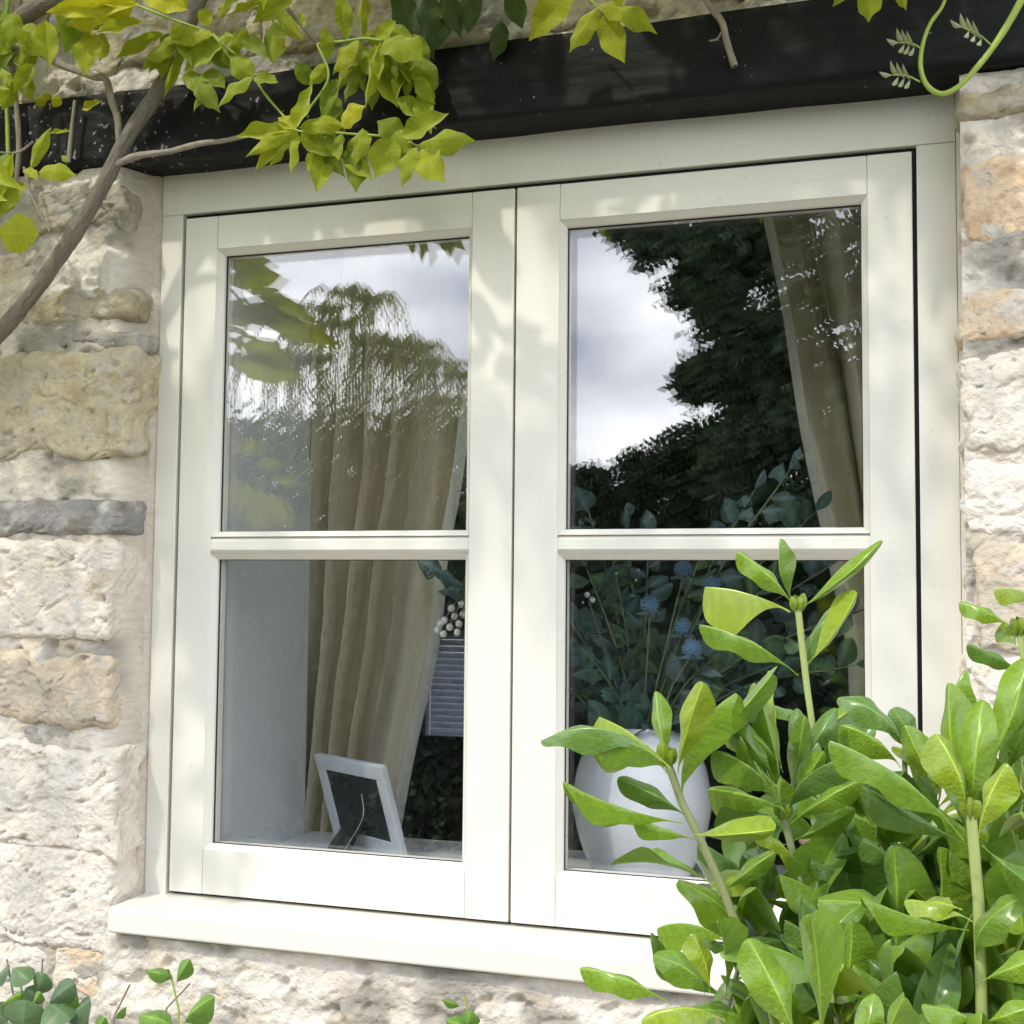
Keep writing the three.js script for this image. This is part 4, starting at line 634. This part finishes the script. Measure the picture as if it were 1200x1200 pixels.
// ---------------------------------------------------------------- small plants at the foot of the wall
{
  const G = [leafGeo({ peak: 0.5, pw: 0.7, arch: 0.1, cup: 0.2, nu: 14, nv: 3, vein: 1.3 }), leafGeo({ peak: 0.48, arch: 0.16, cup: 0.3, nu: 14, nv: 3, vein: 1.4 })];
  const R = rng(8);
  function herb(name, label, z, stems, leaves) {
    const o = at(stems[0][0][0], stems[0][0][1], z), t = thing(name, label, 'plant', [o.x, GROUND, z]), O = t.position;
    for (const s of stems) part('stem', tube([...s.map(([a, b]) => at(a, b, z).sub(O)), V((R() - 0.5) * 0.1, 0.3, 0.02), V((R() - 0.5) * 0.06, 0, 0.02)], 0.0014, 0.0026, 5, 4), s.dry ? matTwig : matGreenStem, t);
    for (const [a, b, c, d, w, m, dz = 0] of leaves) { const B = at(a, b, z + dz), T = at(c, d, z + dz + 0.01), mid = B.clone().lerp(T, 0.5); place(part('leaf', G[m === 1 ? 1 : 0], herbMats[m], t), leafMatrix(B.sub(O), T.sub(O), w * pxSize(mid) * 1.1, (R() - 0.5) * 0.6, toCam(mid).add(V(0, 0.5, 0))), t); }
  }
  const dry = (a) => Object.assign(a, { dry: true });
  herb('climbing_plant', 'low plant with dull round blue green leaves at the wall foot', 0.16, [dry([[8, 1124], [14, 1160], [24, 1200]]), dry([[50, 1124], [47, 1164], [52, 1210]]), [[24, 1150], [30, 1200]], [[70, 1150], [66, 1200]], dry([[105, 1172], [104, 1210]])],
    [[14, 1134, 36, 1150, 24, 0, 0.01], [-6, 1150, 10, 1136, 20, 2], [36, 1162, 2, 1178, 16, 1], [46, 1172, 30, 1158, 18, 0], [44, 1166, 52, 1140, 22, 0], [56, 1178, 88, 1152, 24, 2, 0.01], [64, 1190, 90, 1160, 26, 1], [54, 1176, 82, 1196, 36, 0, 0.02], [26, 1210, 30, 1172, 40, 0, 0.03], [80, 1200, 106, 1172, 26, 2], [10, 1200, -14, 1180, 30, 2], [50, 1215, 70, 1186, 30, 0], [84, 1215, 96, 1192, 18, 2], [110, 1215, 124, 1192, 16, 1], [136, 1195, 148, 1180, 8, 1], [40, 1180, 48, 1162, 12, 1, 0.02]]);
  herb('leafy_sprig', 'bright green young sprig with a dark twig below the window sill', 0.14, [[[200, 1142], [207, 1164], [210, 1200]], dry([[222, 1153], [208, 1170], [193, 1186]]), dry([[152, 1154], [140, 1180], [130, 1202]])],
    [[204, 1146, 171, 1138, 15, 1], [207, 1152, 223, 1124, 17, 1], [200, 1148, 192, 1138, 14, 1], [216, 1200, 252, 1168, 27, 1, 0.02], [206, 1205, 162, 1190, 32, 1, 0.02], [210, 1215, 240, 1205, 24, 1]]);
  herb('seedling', 'single small seedling sprouting below the middle of the sill', 0.14, [[[544, 1166], [542, 1180], [552, 1206]]], [[540, 1180, 518, 1172, 9, 1], [552, 1206, 522, 1196, 20, 1], [548, 1205, 553, 1184, 20, 1]]);
}

// ---------------------------------------------------------------- garden opposite, which the panes mirror
{
  const leafQ = new THREE.BufferGeometry(); leafQ.setAttribute('position', new THREE.Float32BufferAttribute([0, 0, 0, -0.5, 0.45, 0.12, 0, 0.5, 0, 0.5, 0.45, 0.12, 0, 1, -0.05], 3)); leafQ.setIndex([0, 2, 1, 0, 3, 2, 1, 2, 4, 2, 3, 4]);
  const gm = (c, tr = 0.2) => new THREE.MeshPhysicalMaterial({ color: rgb(...c), roughness: 0.9, transmission: tr, thickness: 0, side: THREE.DoubleSide });
  function leaves(n, seed, gen, len, wid, droop = 0) {
    const Q = rng(seed), P = leafQ.attributes.position, I = leafQ.index.array, pos = new Float32Array(n * 15), idx = new Uint32Array(n * 12), v = V(); let m = 0;
    for (let i = 0; i < n; i++) {
      const c = gen(Q); if (!c) continue;
      const d = V(Q() - 0.5, Q() - 0.5 - droop, Q() - 0.5).normalize(), l = len * (0.7 + Q() * 0.6), M = leafMatrix(c, c.clone().addScaledVector(d, l), wid * l, Q() * 6.28, V(0.3, 1, 0.2));
      for (let k = 0; k < 5; k++) { v.fromBufferAttribute(P, k).applyMatrix4(M); pos[m * 15 + k * 3] = v.x; pos[m * 15 + k * 3 + 1] = v.y; pos[m * 15 + k * 3 + 2] = v.z; }
      for (let k = 0; k < 12; k++) idx[m * 12 + k] = I[k] + m * 5; m++;
    }
    const g = new THREE.BufferGeometry(); g.setAttribute('position', new THREE.BufferAttribute(pos.subarray(0, m * 15), 3)); g.setIndex(new THREE.BufferAttribute(idx.subarray(0, m * 12), 1)); g.computeVertexNormals(); return setUV(g, (x, y) => [x, y]);
  }
  const dirOf = (a, b) => { const P = at(a, b, -0.0215), d = P.clone().sub(camera.position); d.z *= -1; return [P, d]; };
  const mir = (a, b, z) => { const [P, d] = dirOf(a, b); return P.addScaledVector(d, (z + 0.0215) / d.z); };
  const inBlobs = (blobs, fill = 0.5, gap = -0.13) => (Q) => { const [c, rx, ry, rz] = blobs[Math.floor(Q() * blobs.length)]; const u = V(Q() - 0.5, Q() - 0.5, Q() - 0.5).normalize().multiplyScalar(Math.pow(Q(), fill)); const st = Q() < 0.14 ? 1.28 : 1, p = V(c.x + u.x * rx * st, c.y + u.y * ry * st, c.z + u.z * rz * st); return fbm(p.x * 2.6, p.y * 2.6, p.z * 2.6, 2) < gap ? null : p; };
  const bark = new THREE.MeshStandardMaterial({ color: rgb(0.10, 0.08, 0.06), roughness: 1 });
  function tree(name, label, x, z, h, r, blobs, n, len, wid, mat, seed, fill, gap) {
    const t = thing(name, label, 'tree', [x, GROUND, z]), o = t.position;
    part('trunk', tube([V(0, 0, 0), V(0.1, h * 0.3, 0.05), V(-0.05, h * 0.6, 0)], r, r * 0.6, 10, 6), bark, t);
    for (const [c] of blobs) { const q = c.clone().sub(o); part('limb', tube([V(0.05, h * 0.28, 0.02), q.clone().multiplyScalar(0.55).add(V(0, h * 0.12, 0)), q], r * 0.4, r * 0.06, 6, 5), bark, t); }
    const g = leaves(n, seed, inBlobs(blobs, fill, gap), len, wid); g.translate(-o.x, -o.y, -o.z); part('crown', g, mat, t); return t;
  }
  // dark broadleaf tree: fills the right panes, its left edge runs down and to the right in the glass
  const Z = 8.2, B = (a, b, r, dz = 0) => { const p = mir(a, b, Z + dz); const k = r * (Z + 1.8) / F; return [p, k, k, k * 1.2]; };
  tree('broadleaf_tree', 'tall dark broadleaf tree opposite, mirrored in the upper window pane', 1.6, Z, 5.6, 0.17,
    [B(735, 262, 34), B(775, 292, 40), B(815, 330, 44), B(850, 372, 46), B(860, 300, 60), B(900, 250, 80), B(940, 330, 90), B(985, 420, 110), B(900, 410, 60), B(960, 180, 120), B(860, 190, 80), B(840, 440, 34), B(880, 470, 40), B(808, 452, 20), B(1050, 300, 130), B(1060, 480, 130), B(940, 500, 80), B(1150, 380, 140, 0.6), B(1120, 180, 160, 0.6), B(960, 560, 90), B(1040, 580, 110), B(880, 560, 70), B(1160, 560, 130)], 42000, 0.10, 0.6, gm([0.065, 0.11, 0.035], 0.25), 4, 0.62, -0.05);
  // hedge under it
  const hb = []; for (let i = 0; i < 30; i++) { const x = -9 + i * 0.52; hb.push([V(x, 0.42 + fbm(i * 0.7, 2) * 0.4, 8.9 + fbm(i, 5) * 0.4), 0.6, 0.75, 0.6]); hb.push([V(x, 0.05, 8.8), 0.6, 0.7, 0.6]); hb.push([V(x, -0.5, 8.8), 0.6, 0.6, 0.6]); }
  { const t = thing('garden_hedge', 'dark clipped hedge across the lawn, mirrored low in the panes', 'hedge', [0, GROUND, 8.9]);
    part('branch', mergeGeometries(hb.map(([c], i) => tube([V(c.x, 0, (i % 3) * 0.1 - 0.1), V(c.x + 0.1, (c.y - GROUND) * 0.5, 0.05), V(c.x, c.y - GROUND, 0)], 0.03, 0.01, 5, 3))), bark, t, { kind: 'stuff' });
    const g = leaves(105000, 6, inBlobs(hb, 0.4, -9), 0.075, 0.7); g.translate(0, -GROUND, -8.9); part('foliage', g, gm([0.032, 0.055, 0.02], 0.12), t); }
  { const lb = []; for (let i = 0; i < 26; i++) { const x = -6.5 + i * 0.42; lb.push([V(x, -0.05 + fbm(i * 0.8, 4) * 0.2, 4.3), 0.45, 0.45, 0.4]); lb.push([V(x, -0.5, 4.3), 0.45, 0.42, 0.4]); }
    const t = thing('border_hedge', 'low dense border hedge between the gravel path and the lawn', 'hedge', [0, GROUND, 4.3]); const g = leaves(60000, 16, inBlobs(lb, 0.4, -9), 0.055, 0.65); g.translate(0, -GROUND, -4.3); part('foliage', g, gm([0.03, 0.05, 0.02], 0.1), t);
    part('branch', mergeGeometries(lb.map(([c], i) => tube([V(c.x, 0, 0.1 - (i % 3) * 0.1), V(c.x + 0.04, (c.y - GROUND) * 0.5, 0.03), V(c.x, c.y - GROUND, 0)], 0.018, 0.006, 5, 3))), bark, t, { kind: 'stuff' }); }
  // taller dark shrubs between tree and hedge
  tree('dark_bush', 'rounded dark bush beside the hedge, mirrored under the sky gap', -0.6, 8.6, 2.6, 0.08, [B(748, 562, 36, 0.4), B(800, 540, 44, 0.4), B(855, 535, 60, 0.4), B(830, 585, 70, 0.4), B(720, 592, 48, 0.4), B(684, 574, 30, 0.4)], 16000, 0.06, 0.6, gm([0.04, 0.062, 0.02], 0.12), 14, 0.5);
  // weeping willow farther off: hanging strands
  { const wz = 17, c = mir(430, 420, wz), t = thing('weeping_willow', 'weeping willow with hanging strands, mirrored over the curtain', 'tree', [c.x, GROUND, wz]), o = t.position, Q = rng(55), strands = [], lf = [];
    part('trunk', tube([V(0, 0, 0), V(0.15, 1.2, 0), V(0, 2.2, 0.1)], 0.16, 0.10, 10, 6), bark, t);
    const tops = [[345, 395], [385, 362], [412, 344], [440, 352], [470, 400], [455, 420], [505, 425], [530, 440], [490, 408], [360, 420], [400, 380], [325, 420], [430, 400], [520, 470]];
    tops.forEach(([a, b], i) => {
      const p = mir(a, b, wz + (Q() - 0.5) * 1.6), lp = p.clone().sub(o); part('limb', tube([V(0.05, 1.8, 0), lp.clone().multiplyScalar(0.6).add(V(0, 1.5, 0)), lp], 0.028, 0.006, 6, 5), bark, t);
      for (let k = 0; k < 20; k++) {
        const an = Q() * 6.28, out = 0.1 + Q() * 0.75, L = 0.6 + Q() * 1.9, s = p.clone().add(V(Q() - 0.5, Q() * 0.1, Q() - 0.5).multiplyScalar(0.5)), e1 = s.clone().add(V(Math.cos(an) * out * 0.6, 0.12 - out * 0.1, Math.sin(an) * out * 0.6)), e2 = s.clone().add(V(Math.cos(an) * out, -0.3 - out * 0.2, Math.sin(an) * out)), e3 = e2.clone().add(V((Q() - 0.5) * 0.15, -L, (Q() - 0.5) * 0.15));
        const cv = new THREE.CatmullRomCurve3([s, e1, e2, e3]); strands.push(tube([s, e1, e2, e3].map(v => v.clone().sub(o)), 0.006, 0.004, 3, 4));
        const N = Math.floor(34 * (0.6 + L * 0.5)); for (let q = 0; q < N; q++) lf.push(cv.getPoint(0.05 + 0.95 * q / N));
      }
    });
    part('strand', mergeGeometries(strands), new THREE.MeshStandardMaterial({ color: rgb(0.16, 0.17, 0.06), roughness: 0.9 }), t, { kind: 'stuff' });
    let q = 0; const g = leaves(lf.length, 57, () => lf[q++], 0.115, 0.2, 0.9); g.translate(-o.x, -o.y, -o.z); part('crown', g, gm([0.42, 0.43, 0.12], 0.6), t); }
  // tall hedge line at the end of the garden
  const fb = []; for (let i = 0; i < 34; i++) { const x = -22 + i * 1.1; fb.push([V(x, 0.9, 22 + fbm(i, 3)), 1.0, 1.9, 0.9]); fb.push([V(x, (x < -7.6 ? 2.9 : 0.9) + fbm(i * 0.9, 8) * 0.8, 22 + fbm(i, 3)), 1.05, 1.5, 0.9]); }
  { const t = thing('boundary_hedge', 'tall rough hedge along the far end of the garden', 'hedge', [0, GROUND, 22]); const g = leaves(120000, 66, inBlobs(fb, 0.4, -9), 0.17, 0.7); g.translate(0, -GROUND, -22); part('foliage', g, gm([0.05, 0.075, 0.025], 0.15), t); part('branch', mergeGeometries(fb.map(([c]) => tube([V(c.x, 0, 0), V(c.x + 0.1, 0.7, 0.1), V(c.x, c.y - GROUND, c.z - 22)], 0.05, 0.02, 5, 3))), bark, t, { kind: 'stuff' }); }
}

renderer.render(scene, camera);
